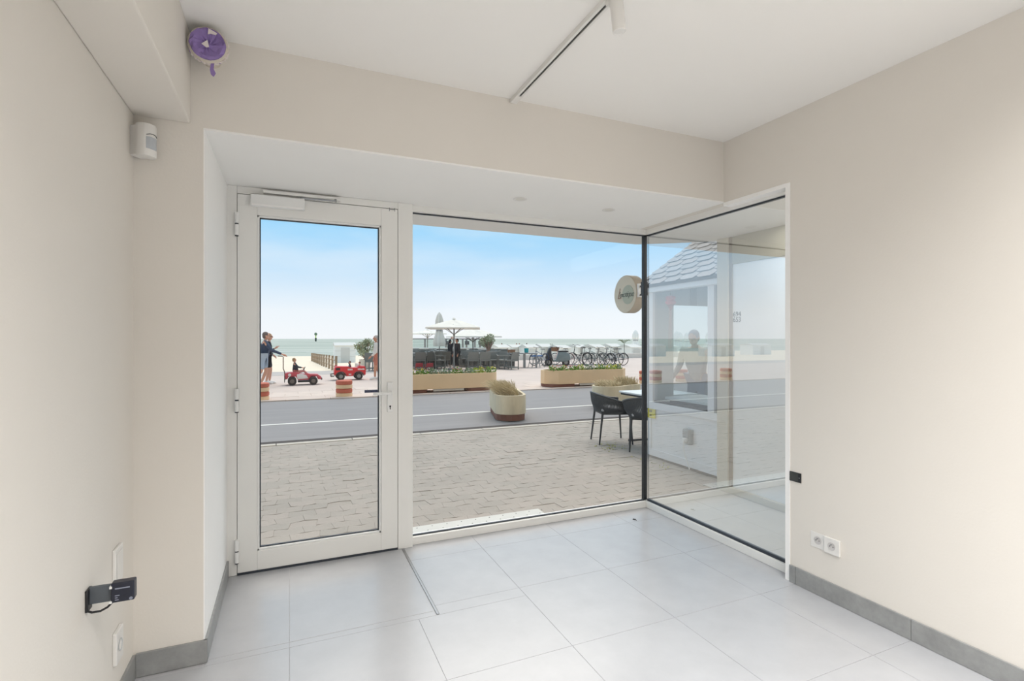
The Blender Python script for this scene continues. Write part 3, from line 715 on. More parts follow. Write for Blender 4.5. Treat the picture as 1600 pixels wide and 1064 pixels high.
# weeds and litter on pavers
a = MB(); rn = random.Random(9)
for k in range(60):
    x = rn.gauss(3.83, .10); y = rn.gauss(5.62, .12)
    if rn.random() < .35: x = rn.gauss(3.78, .05); y = rn.gauss(4.6, .25)
    for q in range(3):
        th = rn.uniform(0, 6.28); L = rn.uniform(.012, .035); v = Vector((math.cos(th), math.sin(th), 0)); u = Vector((-v.y, v.x, 0))*.006
        p0 = Vector((x, y, .002)); a.add([p0-u, p0+u, p0+v*L+Vector((0, 0, .012))], [(0, 1, 2)])
tag(a.build('weeds', mat('yellow_green_weeds', C(176, 176, 96), .8, noise=(20, .2))), 'small yellow green weeds in the paver joints by the chairs', 'weeds', kind='stuff')

# ================================================================== STREET FURNITURE
M_trough = mat('tan_planter_concrete', C(238, 206, 166), .8, spec=.25, noise=(1.6, .05), bump=(40, .2))
M_worn = mat('weathered_concrete', C(222, 209, 182), .85, spec=.2, noise=(5, .14, (1, 1, .3)), bump=(30, .4))
M_brown = mat('red_brown_base', C(132, 90, 76), .8, noise=(6, .1))
M_soil = mat('dark_soil', C(92, 80, 66), .95, noise=(20, .2))
def stadium(L, W, n=8, ch=False):
    r = W/2; p = []
    if ch: c = W*.36; return [(L/2-c, -r), (L/2, -r+c), (L/2, r-c), (L/2-c, r), (-L/2+c, r), (-L/2, r-c), (-L/2, -r+c), (-L/2+c, -r)]
    for k in range(n+1): th = -pi/2+pi*k/n; p.append((L/2-r+r*math.cos(th), r*math.sin(th)))
    for k in range(n+1): th = pi/2+pi*k/n; p.append((-L/2+r+r*math.cos(th), r*math.sin(th)))
    return p
def loft(levels, cap0=True, cap1=True):
    mb = MB(); n = len(levels[0][0]); vs = []
    for pts, z in levels: vs += [(x, y, z) for x, y in pts]
    fs = [(i*n+j, i*n+(j+1) % n, (i+1)*n+(j+1) % n, (i+1)*n+j) for i in range(len(levels)-1) for j in range(n)]
    if cap0: fs.append(tuple(range(n))[::-1])
    if cap1: fs.append(tuple((len(levels)-1)*n+j for j in range(n)))
    return mb.add(vs, fs)
def planter(nm, loc, rz, L, W, H, zb, m, lab, grp, long_=False, ch=False):
    t = thing(nm, loc, lab, 'planter', rz, grp)
    o1 = stadium(L, W, ch=ch); o2 = stadium(L-.10, W-.10, ch=ch)
    if ch:
        pass
    loft([(o1, zb), (o1, H-.02), ([(x*.995, y*.99) for x, y in o1], H), (o2, H), (o2, H-.06)]).build('trough', m, t, smooth=True)
    loft([(o2, H-.07), (o2, H-.055)]).build('soil', M_soil, t)
    if long_:
        for s_ in (-1, 1): loft([([(x*.32+s_*L*.325, y*.92) for x, y in o1], 0), ([(x*.32+s_*L*.325, y*.92) for x, y in o1], zb)]).build('base_block', M_brown, t)
        MB().box(-L*.13, L*.15, -W*.42, -W*.36, .035, zb-.01).build('white_board', M_line, t)
    else:
        oo = [(x*.97, y*.94) for x, y in o1]; loft([(oo, 0), (oo, zb)]).build('base_block', M_brown, t)
    return t
Gp = 'weathered concrete planters in the road'
pA = planter('concrete_planter', (3.72, 8.80, 0), R(74), 1.55, .56, .435, .11, M_worn, 'weathered concrete planter with grass tuft standing in the road, the whole one', Gp)
pB = planter('concrete_planter', (6.35, 9.05, 0), R(22), 1.35, .60, .45, .12, M_worn, 'weathered concrete planter with grass tuft behind the rope armchair', Gp)
Gf = 'long tan flower planters along the promenade'
pC = planter('flower_planter', (3.85, 13.48, 0), 0, 3.0, .85, .49, .10, M_trough, 'long tan flower planter in front of the terrace chairs', Gf, True)
pD = planter('flower_planter', (8.25, 13.45, 0), 0, 2.85, .85, .49, .10, M_trough, 'long tan flower planter in front of the parked bicycles', Gf, True, True)
# grass tufts
def tuft(loc, rz, L, W, H, n, lab, seed, lean):
    rn = random.Random(seed); mb = MB()
    for k in range(n):
        x = rn.uniform(-L/2, L/2); y = rn.uniform(-W/2, W/2); h = H*rn.uniform(.6, 1.1)*(1-.5*abs(2*x/L)**3)
        lx = lean[0]*rn.uniform(.5, 1.4)+rn.gauss(0, .08); ly = lean[1]*rn.uniform(.5, 1.4)+rn.gauss(0, .08)
        w_ = .0035; th = rn.uniform(0, pi); u = Vector((math.cos(th), math.sin(th), 0))*w_
        p = [Vector((x, y, 0)), Vector((x+lx*.25, y+ly*.25, h*.55)), Vector((x+lx*.65, y+ly*.65, h*.85)), Vector((x+lx, y+ly, h*.88-.25*abs(lx+ly)*h))]
        b0 = len(mb.v); mb.add([p[0]-u, p[0]+u, p[1]-u, p[1]+u, p[2]-u*.7, p[2]+u*.7, p[3]], [(0, 1, 3, 2), (2, 3, 5, 4), (4, 5, 6)])
    o = mb.build('grass_tuft', rn.choice(M_grass), loc=loc); o.rotation_euler = (0, 0, rz)
    return tag(o, lab, 'grass', 'dry ornamental grasses in the concrete planters')
M_grass = [mat('dry_grass', C(204, 186, 148), .85, noise=(30, .2)), mat('dry_grass_brown', C(184, 166, 132), .85, noise=(30, .2))]
tuft((3.72, 8.80, .37), R(74), 1.15, .34, .30, 1500, 'bushy wind-blown dry grass in the whole concrete planter', 2, (.05, .24))
tuft((6.66, 9.14, .38), R(22), .38, .40, .26, 700, 'right dark tuft of dry grass in the planter behind the armchair', 3, (.05, .06))
tuft((6.10, 8.95, .38), R(22), .5, .46, .20, 700, 'left pale tuft of dry grass in the planter behind the armchair', 5, (.1, .18))
# flowers
M_leaf = [mat('fresh_green_leaf', C(120, 158, 70), .7, noise=(12, .2)), mat('sage_green_leaf', C(132, 152, 120), .7, noise=(12, .2)), mat('yellow_green_leaf', C(168, 186, 80), .7, noise=(12, .2))]
M_pet = [mat('orange_petal', C(240, 130, 70), .6, noise=(9, .1)), mat('yellow_petal', C(246, 220, 90), .6, noise=(9, .1)), mat('white_petal', C(245, 240, 225), .6, noise=(9, .05)), mat('pink_petal', C(240, 140, 140), .6, noise=(9, .1))]
def leafy(n, rx, ry, rz_, zc, size, rn, mb=None):
    mb = mb or MB()
    for k in range(n):
        a1 = rn.uniform(0, 2*pi); z = rn.uniform(-1, 1); q = math.sqrt(1-z*z); f = rn.uniform(.55, 1.05)
        p = Vector((rx*q*math.cos(a1)*f, ry*q*math.sin(a1)*f, zc+rz_*z*f)); d_ = Vector((rn.gauss(0, 1), rn.gauss(0, 1), rn.gauss(.3, .8))).normalized()
        s_ = size*rn.uniform(.6, 1.3); u = d_.orthogonal().normalized(); u = (Matrix.Rotation(rn.uniform(0, 6.28), 3, d_) @ u)*s_*.33
        mb.add([p, p+d_*s_*.5+u, p+d_*s_, p+d_*s_*.5-u], [(0, 1, 2, 3)])
    return mb
fk = [('green clump with orange flowers', 0, 0), ('yellow green clump', 2, 1), ('sage green clump', 1, 2), ('green clump with yellow flowers', 0, 1), ('green clump with pink flowers', 0, 3)]
protos = []
def flower(loc, kind, where, rn):
    nm, li, pi_ = fk[kind]
    t = thing('flowering_plant', loc, '%s %s' % (nm, where), 'plant', rn.uniform(0, 6), 'low flowering plants in the long tan planters')
    leafy(110, .17, .17, .10, .07, .065, rn).build('foliage', M_leaf[li], t)
    mb = MB()
    for k in range(14 if kind != 2 else 4):
        p = Vector((rn.uniform(-.15, .15), rn.uniform(-.15, .15), rn.uniform(.11, .19))); mb.lathe([(.003, -.004), (.017, .0), (.013, .009), (.002, .011)], 7, p)
    tag(mb.build('blossoms', M_pet[pi_], t), kind='stuff')
rn = random.Random(11)
ordC = [3, 1, 3, 2, 2, 4, 2, 1, 3]
for k, kd in enumerate(ordC):
    flower((3.85-1.3+k*.325, 13.36+rn.uniform(-.08, .12), .44), kd, 'in the left flower planter, %s' % ('at its hidden left end', 'second from its left end', 'third from its left end', 'left of its middle', 'at its middle', 'right of its middle', 'third from its right end', 'second from its right end', 'at its right end')[k], rn)
ordD = [0, 0, 4, 1, 2, 3, 1, 3]
for k, kd in enumerate(ordD):
    flower((8.25-1.15+k*.33, 13.32+rn.uniform(-.08, .12), .44), kd, 'in the right flower planter, %s' % ('at its left end', 'second from its left end', 'third from its left end', 'just left of its middle', 'just right of its middle', 'third from its right end', 'second from its right end', 'at its right end')[k], rn)
# striped bollards
M_b1 = mat('brick_red_ring', C(204, 114, 92), .75, noise=(8, .08)); M_b2 = mat('sand_ring', C(242, 210, 170), .75, noise=(8, .06))
def bollard(x, y, lab, grp='round striped concrete bollards along the kerb'):
    t = thing('striped_bollard', (x, y, 0), lab, 'bollard', group=grp)
    for k in range(4):
        z = k*.10; MB().lathe([(.175, z), (.195, z+.015), (.195, z+.085), (.175, z+.10)], 26).build('ring', M_b2 if k % 2 == 0 else M_b1, t, smooth=True)
bollard(-.62, 13.14, 'red and sand striped bollard partly behind the left door frame')
bollard(1.23, 13.14, 'red and sand striped bollard below the red toy fire engine')
bollard(10.35, 13.2, 'striped bollard just left of the black corner post')
bollard(11.0, 13.4, 'striped bollard seen through the left edge of the kiosk window')
bollard(11.9, 13.3, 'striped bollard seen through the middle of the kiosk window')
for k in range(2):
    bollard(-5.2-3*k, 13.2, 'striped bollard along the kerb left of the doorway view, %s' % ('the nearer' if k == 0 else 'the farther'))

# ================================================================== PEOPLE
M_skin = mat('warm_skin', C(222, 172, 148), .6, noise=(8, .04)); M_skin2 = mat('tanned_skin', C(206, 150, 124), .6, noise=(8, .04))
def skin_mesh(name, J, edges, rad, levels=1):
    names = list(J); me = bpy.data.meshes.new(name)
    me.from_pydata([J[n] for n in names], [(names.index(a), names.index(b)) for a, b in edges], [])
    o = bpy.data.objects.new(name, me); COL.objects.link(o)
    sk = o.modifiers.new('s', 'SKIN'); sk.use_smooth_shade = True
    for i, n in enumerate(names):
        r = rad[n]; r = r if isinstance(r, tuple) else (r, r)
        me.skin_vertices[0].data[i].radius = r; me.skin_vertices[0].data[i].use_root = (i == 0)
    o.modifiers.new('d', 'SUBSURF').levels = levels
    dg = bpy.context.evaluated_depsgraph_get(); dg.update()
    m2 = bpy.data.meshes.new_from_object(o.evaluated_get(dg)); bpy.data.objects.remove(o); bpy.data.meshes.remove(me)
    return m2
def mesh_into(mb, me, mi=0):
    return mb.add([v.co.copy() for v in me.vertices], [tuple(p.vertices) for p in me.polygons], mi)
def V3(*a): return Vector(a)
def person(loc, rz, lab, H=1.7, lean=.0, hipz=.52, legL=None, legR=None, armL=None, armR=None, top=None, bottom=None, shoes=None, skin=None, hair=None,
           hairstyle='short', sleeve='long', shortlen='knee', headturn=0, nod=0, glasses=False, grp=None, name='person', hat=None, bulk=1.0):
    """joint targets are given as fractions of H in local coords (+x forward, +y left)"""
    t = thing(name, loc, lab, 'person', rz, grp)
    skin = skin or M_skin
    s_ = lambda x: x*H
    hip = V3(0, 0, hipz)
    up = lambda d_, y=0: V3(math.sin(lean)*d_, y, hipz+math.cos(lean)*d_)
    waist, chest, neck = up(.09), up(.22), up(.305)
    shL, shR = up(.285, .115), up(.285, -.115)
    headc = up(.40)+V3(math.sin(nod)*.02, 0, 0)
    legL = legL or ((.03, .055, .28), (.0, .06, .045)); legR = legR or ((.02, -.055, .28), (-.02, -.06, .045))
    armL = armL or ((.0, .14, .62), (.06, .13, .47)); armR = armR or ((.0, -.14, .62), (.06, -.13, .47))
    armL = [V3(*p) for p in armL]; armR = [V3(*p) for p in armR]; legL = [V3(*p) for p in legL]; legR = [V3(*p) for p in legR]
    J = dict(pel=hip, waist=waist, chest=chest, neck=neck, nk2=neck+(headc-neck)*.45)
    E_ = [('pel', 'waist'), ('waist', 'chest'), ('chest', 'neck'), ('neck', 'nk2')]
    b = bulk
    Rr = dict(pel=(.060*b, .085*b), waist=(.052*b, .075*b), chest=(.062*b, .092*b), neck=.036, nk2=.032)
    for sd, sh, arm, leg, y in (('L', shL, armL, legL, .05), ('R', shR, armR, legR, -.05)):
        toe = leg[1]+V3(.085, 0, -.022)
        if len(leg) > 2: toe = leg[2]
        J.update({'sh'+sd: sh, 'el'+sd: arm[0], 'wr'+sd: arm[1], 'hp'+sd: hip+V3(0, y, -.02), 'kn'+sd: leg[0], 'an'+sd: leg[1], 'to'+sd: toe})
        E_ += [('chest', 'sh'+sd), ('sh'+sd, 'el'+sd), ('el'+sd, 'wr'+sd), ('pel', 'hp'+sd), ('hp'+sd, 'kn'+sd), ('kn'+sd, 'an'+sd), ('an'+sd, 'to'+sd)]
        Rr.update({'sh'+sd: .036, 'el'+sd: .025, 'wr'+sd: .016, 'hp'+sd: .054, 'kn'+sd: .035, 'an'+sd: .022, 'to'+sd: .018})
    Js = {k: v*H for k, v in J.items()}
    Rs = {k: (tuple(q*H for q in v) if isinstance(v, tuple) else v*H) for k, v in Rr.items()}
    mb = MB(); me = skin_mesh('b', Js, E_, Rs); mesh_into(mb, me)
    # head
    hm = Matrix.Rotation(headturn, 3, 'Z') @ Matrix.Rotation(nod, 3, 'Y'); hc = headc*H
    def hell(c_, r_, **k): mb.ell(hc+hm @ (V3(*c_)*H), [q*H for q in r_], M=hm, **k)
    hell((0, 0, .01), (.054, .043, .058)); hell((.012, 0, -.028), (.040, .034, .036))
    hell((.055, 0, -.002), (.014, .008, .013), n=8, m=5)                     # nose
    for y in (-1, 1): hell((-.002, y*.044, -.002), (.012, .006, .017), n=8, m=5)
    hell((.047, 0, -.030), (.006, .016, .005), n=8, m=4)                     # lips
    # hands
    for sh, arm in ((shL, armL), (shR, armR)):
        dr = (arm[1]-arm[0]).normalized(); sd = dr.cross(V3(0, 0, 1)); sd = sd.normalized() if sd.length > .1 else V3(0, 1, 0); nn = dr.cross(sd)
        w0 = arm[1]
        mb.tube([(w0)*H, (w0+dr*.03)*H, (w0+dr*.055)*H], [.014*H, .020*H, .018*H], 8)
        for k in range(4):
            o_ = sd*(.0115*(k-1.5)); L = (.036, .044, .046, .038)[k]
            mb.tube([(w0+dr*.05+o_)*H, (w0+dr*(.05+L*.5)+o_)*H, (w0+dr*(.05+L*.85)+o_+nn*.012)*H], [.0058*H, .0052*H, .004*H], 6)
        mb.tube([(w0+dr*.02+sd*.014)*H, (w0+dr*.04+sd*.032)*H, (w0+dr*.062+sd*.034)*H], [.007*H, .006*H, .0045*H], 6)
    body = mb.build('body', skin, t, smooth=True)
    eb = MB()
    for y in (-1, 1):
        eb.ell(hc+hm @ (V3(.046, y*.018, .008)*H), [.007*H, .007*H, .005*H], 8, 5)
    eb.build('eyes', M_black, body)
    def shell(nm, names, edges, sc_, m, levels=1, extra=None):
        JJ = {k: Js[k] for k in names}; RR = {k: (tuple(q*sc_ for q in Rs[k]) if isinstance(Rs[k], tuple) else Rs[k]*sc_) for k in names}
        if extra: extra(JJ, RR)
        me = skin_mesh('c', JJ, edges, RR, levels); q = MB(); mesh_into(q, me); return q.build(nm, m, t, smooth=True)
    def shirt_extra(JJ, RR):
        for sd in 'LR':
            a, b2 = Js['el'+sd], Js['wr'+sd]
            if sleeve == 'long': JJ['wr'+sd] = a.lerp(b2, .92); RR['wr'+sd] = .022*H
            else: JJ['el'+sd] = Js['sh'+sd].lerp(a, .75)
        JJ['pel'] = Js['pel']+V3(0, 0, -.02*H)
        JJ['neck'] = Js['chest'].lerp(Js['neck'], .85)
    nm = ['pel', 'waist', 'chest', 'neck', 'shL', 'elL', 'shR', 'elR']+(['wrL', 'wrR'] if sleeve == 'long' else [])
    ed = [('pel', 'waist'), ('waist', 'chest'), ('chest', 'neck'), ('chest', 'shL'), ('shL', 'elL'), ('chest', 'shR'), ('shR', 'elR')]+([('elL', 'wrL'), ('elR', 'wrR')] if sleeve == 'long' else [])
    shell('shirt', nm, ed, 1.22, top, extra=shirt_extra)
    def pant_extra(JJ, RR):
        for sd in 'LR':
            if shortlen == 'knee': JJ['kn'+sd] = Js['hp'+sd].lerp(Js['kn'+sd], .92); RR['kn'+sd] = .050*H
            elif shortlen == 'long': JJ['an'+sd] = Js['kn'+sd].lerp(Js['an'+sd], .9); RR['an'+sd] = .030*H
    nm = ['pel', 'hpL', 'knL', 'hpR', 'knR']+(['anL', 'anR'] if shortlen == 'long' else [])
    ed = [('pel', 'hpL'), ('hpL', 'knL'), ('pel', 'hpR'), ('hpR', 'knR')]+([('knL', 'anL'), ('knR', 'anR')] if shortlen == 'long' else [])
    shell('trousers' if shortlen == 'long' else 'shorts', nm, ed, 1.20, bottom, extra=pant_extra)
    for sd in 'LR':
        a, b2 = Js['an'+sd], Js['to'+sd]; v = (b2-a).normalized()
        q = MB().tube([a-v*.03*H, a+v*.02*H, b2, b2+v*.035*H], [.022*H, .029*H, .025*H, .014*H], 10); q.build('shoe', shoes or M_framed, t, smooth=True)
    hb = MB()
    if hair:
        hb.ell(hc+hm @ (V3(-.010, 0, .020)*H), [.056*H, .049*H, .056*H], 14, 9, M=hm)
        hb.ell(hc+hm @ (V3(-.028, 0, -.008)*H), [.036*H, .044*H, .046*H], 12, 7, M=hm)
        if hairstyle == 'bun': hb.ell(hc+hm @ (V3(-.045, 0, .05)*H), [.03*H]*3, 10, 7)
        hb.build('hair', hair, t, smooth=True)
    if glasses:
        g = MB(); 
        for y in (-1, 1): g.ell(hc+hm @ (V3(.050, y*.019, .008)*H), [.005*H, .015*H, .011*H], 10, 6); g.tube([hc+hm @ (V3(.05, y*.03, .01)*H), hc+hm @ (V3(.0, y*.045, .01)*H)], .0025*H, 5)
        g.build('sunglasses', M_black, t)
    return t
M_navy = mat('navy_sweater', C(70, 82, 104), .85, noise=(12, .08)); M_ltblue = mat('pale_blue_denim', C(176, 192, 210), .8, noise=(12, .06))
M_dk = mat('dark_cloth', C(66, 72, 82), .85, noise=(12, .1)); M_hairg = mat('grey_brown_hair', C(120, 108, 102), .8, noise=(40, .15)); M_hairb = mat('fair_brown_hair', C(176, 146, 112), .8, noise=(40, .15))
M_whs = mat('white_shirt', C(230, 226, 220), .8, noise=(10, .03)); M_blackc = mat('black_cloth', C(40, 42, 48), .85, noise=(12, .15)); M_peach = mat('faded_red_shorts', C(198, 130, 112), .8, noise=(10, .08))
person((-.74, 16.95, 0), R(4), 'person in navy sweater and pale blue shorts pushing a red pedal car', 1.64, lean=R(9),
       legL=((.07, .055, .29), (-.02, .05, .055), (.06, .05, .02)), legR=((-.02, -.055, .27), (-.20, -.06, .09), (-.14, -.06, .03)),
       armL=((.12, .14, .66), (.27, .12, .60)), armR=((.14, -.13, .66), (.335, -.06, .575)), top=M_navy, bottom=M_ltblue, hair=M_hairg, bulk=1.3)
person((-.62, 17.75, 0), R(2), 'person in dark top, dark shorts and sunglasses walking beside the one in navy', 1.60, lean=R(4),
       legL=((.05, .05, .28), (.03, .05, .045)), legR=((.02, -.05, .28), (-.03, -.05, .045)),
       armL=((.02, .13, .64), (.10, .10, .56)), armR=((.04, -.13, .64), (.13, -.10, .70)), top=M_dk, bottom=M_blackc, hair=M_hairb, hairstyle='bun', glasses=True, bulk=.95)
person((2.80, 18.2, 0), R(176), 'person with white shirt and short grey hair walking behind the toy fire engine', 1.55, lean=R(4),
       legL=((.05, .05, .28), (.05, .05, .045)), legR=((.0, -.05, .27), (-.08, -.05, .05)), top=M_whs, bottom=M_peach, hair=mat('white_grey_hair', C(196, 186, 180), .8, noise=(40, .1)), skin=M_skin2,
       armL=((.03, .13, .62), (.14, .10, .52)), armR=((-.01, -.13, .62), (.05, -.12, .48)))
person((3.22, 18.9, 0), R(176), 'person in dark jacket half hidden by the door frame behind the toy fire engine', 1.50, top=M_blackc, bottom=M_peach, hair=M_hairg)

def wheel(t, c_, r, w_, hub=None):
    a = MB(); M0 = Mx
    a.lathe([(r*.55, -w_/2), (r*.92, -w_/2), (r, -w_*.3), (r, w_*.3), (r*.92, w_/2), (r*.55, w_/2)], 22, c_, M0); o = a.build('wheel', mat('dark_rubber_tyre', C(70, 66, 64), .8, noise=(30, .1)), t, smooth=True)
    a = MB().lathe([(.01, -w_*.56), (r*.5, -w_*.52), (r*.56, -w_*.3), (r*.56, w_*.3), (r*.5, w_*.52), (.01, w_*.56)], 18, c_, M0); a.build('hub', hub or M_steel, o, smooth=True)
M_red = mat('red_car_paint', C(224, 64, 70), .35, noise=(4, .05)); M_redp = mat('faded_red_car_paint', C(206, 90, 100), .4, noise=(5, .08)); M_wh = mat('white_car_paint', C(236, 228, 226), .4, noise=(5, .02))
# pedal car
gx, gy, _ = F2(473, 600.7)
t = thing('pedal_car', (gx, gy, 0), 'low red and white pedal car with dark wheels and a tall push bar', 'pedal car')
for x in (-.30, .30):
    for y in (-.25, .25): wheel(t, (x, y, .125), .125, .09, mat('brown_grey_hub', C(120, 110, 104), .6, noise=(20, .1)))
def profx(pts, y0, y1, nm, m, bev=.012, par=None): return MB().prism([(p[0], p[1]) for p in pts], 'y', y0, y1).build(nm, m, par or t, bevel=bev, smooth=True)
profx([(-.50, .20), (-.50, .36), (-.42, .385), (-.22, .40), (-.10, .38), (-.10, .34), (.06, .33), (.12, .36), (.20, .33), (.42, .32), (.53, .24), (.54, .16), (.44, .16), (.40, .25), (.24, .26), (.16, .15), (-.14, .15), (-.20, .26), (-.40, .26), (-.44, .18)], -.19, .19, 'body_shell', M_redp)
profx([(-.16, .18), (-.17, .33), (-.02, .345), (.10, .30), (.16, .20)], -.20, -.185, 'side_panel', M_wh, .004)
profx([(-.16, .18), (-.17, .33), (-.02, .345), (.10, .30), (.16, .20)], .185, .20, 'side_panel', M_wh, .004)
MB().lathe([(.001, 0), (.045, 0), (.045, .006), (.001, .006)], 18, (-.37, -.191, .315), Mx).build('round_badge', M_wh, t)
a = MB(); a.box(-.52, -.50, -.20, .20, .09, .30); a.box(.52, .56, -.18, .18, .14, .20); a.build('bumper', M_slot, t, bevel=.006)
a = MB(); a.box(-.14, .20, -.22, .22, .085, .12); a.build('running_board', M_slot, t, bevel=.005)
MB().tube([(-.50, 0, .15), (-.51, 0, .40), (-.55, 0, .50), (-.55, 0, .86), (-.60, 0, .885), (-.70, 0, .89)], .014, 8).build('push_bar', mat('bronze_push_bar', C(120, 98, 84), .5, noise=(20, .1)), t, smooth=True)
a = MB(); a.tube([(.10, 0, .34), (.03, 0, .47)], .012, 8); Ms = Matrix.Rotation(R(-60), 3, 'Y')
a.tube([Ms @ V3(.08*math.cos(k*pi/8), .08*math.sin(k*pi/8), 0)+V3(.03, 0, .47) for k in range(16)], .010, 6, closed=True); a.build('steering_wheel', M_black, t, smooth=True)
MB().box(-.32, -.14, -.14, .14, .33, .36).build('seat', M_black, t, bevel=.01)
person((gx-.20, gy, -.03), 0, 'child in dark jacket steering the red pedal car', .92, lean=R(-6), hipz=.46, legL=((.25, .06, .50), (.44, .05, .30), (.50, .05, .34)), legR=((.25, -.06, .50), (.44, -.05, .30), (.50, -.05, .34)),
       armL=((.07, .14, .62), (.20, .08, .60)), armR=((.07, -.14, .62), (.20, -.08, .60)), top=M_dk, bottom=mat('pinkish_trousers', C(206, 150, 146), .8, noise=(10, .05)), hair=M_hairb, shortlen='long', bulk=1.1)
# toy fire engine, facing left (-x)
gx, gy, _ = F2(545, 593)
t = thing('toy_fire_engine', (gx, gy, 0), 'bright red toy fire engine pedal car with white lettering strips', 'pedal car', R(180))
for x in (-.31, .28):
    for y in (-.22, .22): wheel(t, (x, y, .13), .13, .09, M_steel)
profx([(-.54, .16), (-.55, .30), (-.52, .46), (-.30, .47), (-.28, .42), (.0, .42), (.02, .46), (.38, .47), (.47, .44), (.49, .30), (.49, .18), (.44, .18), (.40, .26), (.18, .26), (.12, .13), (-.16, .13), (-.20, .25), (-.42, .25), (-.46, .16)], -.21, .21, 'body_shell', M_red)
a = MB(); 
for x in (-.31, .28): a.tube([(x+.17*math.cos(q*pi/8), s2*.205, .13+.155*math.sin(q*pi/8)) for s2 in (1,) for q in range(9)], .018, 6); a.tube([(x+.17*math.cos(q*pi/8), -.205, .13+.155*math.sin(q*pi/8)) for q in range(9)], .018, 6)
a.build('wheel_arches', mat('brown_grey_arch', C(112, 96, 92), .7, noise=(20, .1)), t, smooth=True)
MB().box(.30, .44, -.214, -.208, .34, .42).build('cab_window', M_slot, t); MB().box(.30, .44, .208, .214, .34, .42).build('cab_window', M_slot, t)
for sgn in (-1, 1):
    rn = random.Random(4); a = MB()
    for k in range(7): a.box(-.50+k*.033, -.50+k*.033+.026, sgn*.212-.003, sgn*.212+.003, .335, .335+rn.choice((.05, .055, .045)))
    for k in range(5): a.box(-.10+k*.032, -.10+k*.032+.025, sgn*.212-.003, sgn*.212+.003, .33, .33+rn.choice((.055, .06)))
    for k in range(3): a.box(-.06+k*.030, -.06+k*.030+.022, sgn*.212-.003, sgn*.212+.003, .17, .215)
    tag(a.build('white_lettering', M_wh, t), kind='stuff')
a = MB(); a.box(.49, .60, -.18, .18, .12, .15); a.box(.58, .60, -.18, .18, .12, .22); a.box(.49, .60, -.17, -.14, .2, .22); a.box(.49, .6, .14, .17, .2, .22); a.build('front_bumper', mat('grey_bumper', C(128, 120, 116), .5, noise=(20, .1)), t, bevel=.004)
a = MB().lathe([(.03, .465), (.03, .50), (.01, .515)], 12, (.42, -.1, 0)); a.build('beacon', M_redp, t, smooth=True)
a = MB(); a.tube([(.0, 0, .44), (-.04, 0, .53)], .01, 6); a.tube([Ms @ V3(.07*math.cos(k*pi/6), .07*math.sin(k*pi/6), 0)+V3(-.02, 0, .53) for k in range(12)], .009, 6, closed=True); a.build('steering_wheel', M_black, t, smooth=True)
person((gx+.06, gy+.08, .04), R(180), 'child in grey top sitting nearer the front in the toy fire engine', .62, lean=R(4), hipz=.5, legL=((.2, .06, .46), (.3, .05, .3), (.38, .05, .3)), legR=((.2, -.06, .46), (.3, -.05, .3), (.38, -.05, .3)),
       armL=((.07, .14, .64), (.2, .08, .64)), armR=((.07, -.14, .64), (.2, -.08, .64)), top=mat('grey_top', C(140, 146, 158), .8, noise=(10, .05)), bottom=M_dk, hair=M_hairg, shortlen='long')
person((gx+.34, gy-.04, .04), R(180), 'child in pinkish top sitting at the back of the toy fire engine', .60, lean=R(-4), hipz=.5, legL=((.2, .06, .46), (.3, .05, .3), (.38, .05, .3)), legR=((.2, -.06, .46), (.3, -.05, .3), (.38, -.05, .3)),
       armL=((.05, .14, .62), (.16, .1, .56)), armR=((.05, -.14, .62), (.16, -.1, .56)), top=mat('pinkish_top', C(220, 168, 160), .8, noise=(10, .05)), bottom=M_dk, hair=M_hairg, shortlen='long')
# person by the kiosk
px_, py_, _ = D2(1092, 7.45)
person((px_, py_, 0), R(205), 'stooping person with covered grey hair seen through the kiosk window', 1.58, lean=R(16), legL=((.08, .06, .28), (.0, .06, .045)), legR=((.04, -.06, .28), (-.05, -.06, .045)),
       armL=((.04, .17, .64), (.14, .22, .52)), armR=((.08, -.15, .64), (.2, -.2, .5)), top=mat('stone_grey_top', C(176, 172, 164), .85, noise=(14, .1)), bottom=mat('blue_grey_trousers', C(132, 146, 160), .85, noise=(14, .08)),
       hair=mat('blue_grey_headcover', C(150, 158, 170), .7, noise=(20, .06)), shortlen='long', nod=R(20))
# dark people on the terrace, small strollers on the beach
q = D2(714, 24.2); person((q[0], q[1], 0), R(200), 'person dressed in black standing at the open parasol pole', 1.44, top=M_blackc, bottom=M_blackc, hair=M_blackc, shortlen='long', skin=M_skin2)
q = D2(703.5, 25.4); person((q[0], q[1], 0), R(20), 'person in black just left of the open parasol pole, arms raised to it', 1.38, top=M_blackc, bottom=M_blackc, hair=M_blackc, shortlen='long', armL=((.06, .13, .9), (.08, .06, 1.02)), armR=((.06, -.13, .9), (.08, -.06, 1.02)))
for k, (px, dd) in enumerate(((784, 66), (807, 70), (811.5, 70), (823, 68))):
    q = D2(px, dd); zb = -.08-(q[1]-24)*.0205
    person((q[0], q[1], zb), rnd.uniform(0, 6), 'tiny dark figure walking on the beach, %s' % ('leftmost of the four', 'second from the left', 'third from the left', 'rightmost of the four')[k], 1.7, top=M_dk, bottom=M_dk, hair=M_hairg, shortlen='long', grp='far strollers on the beach')

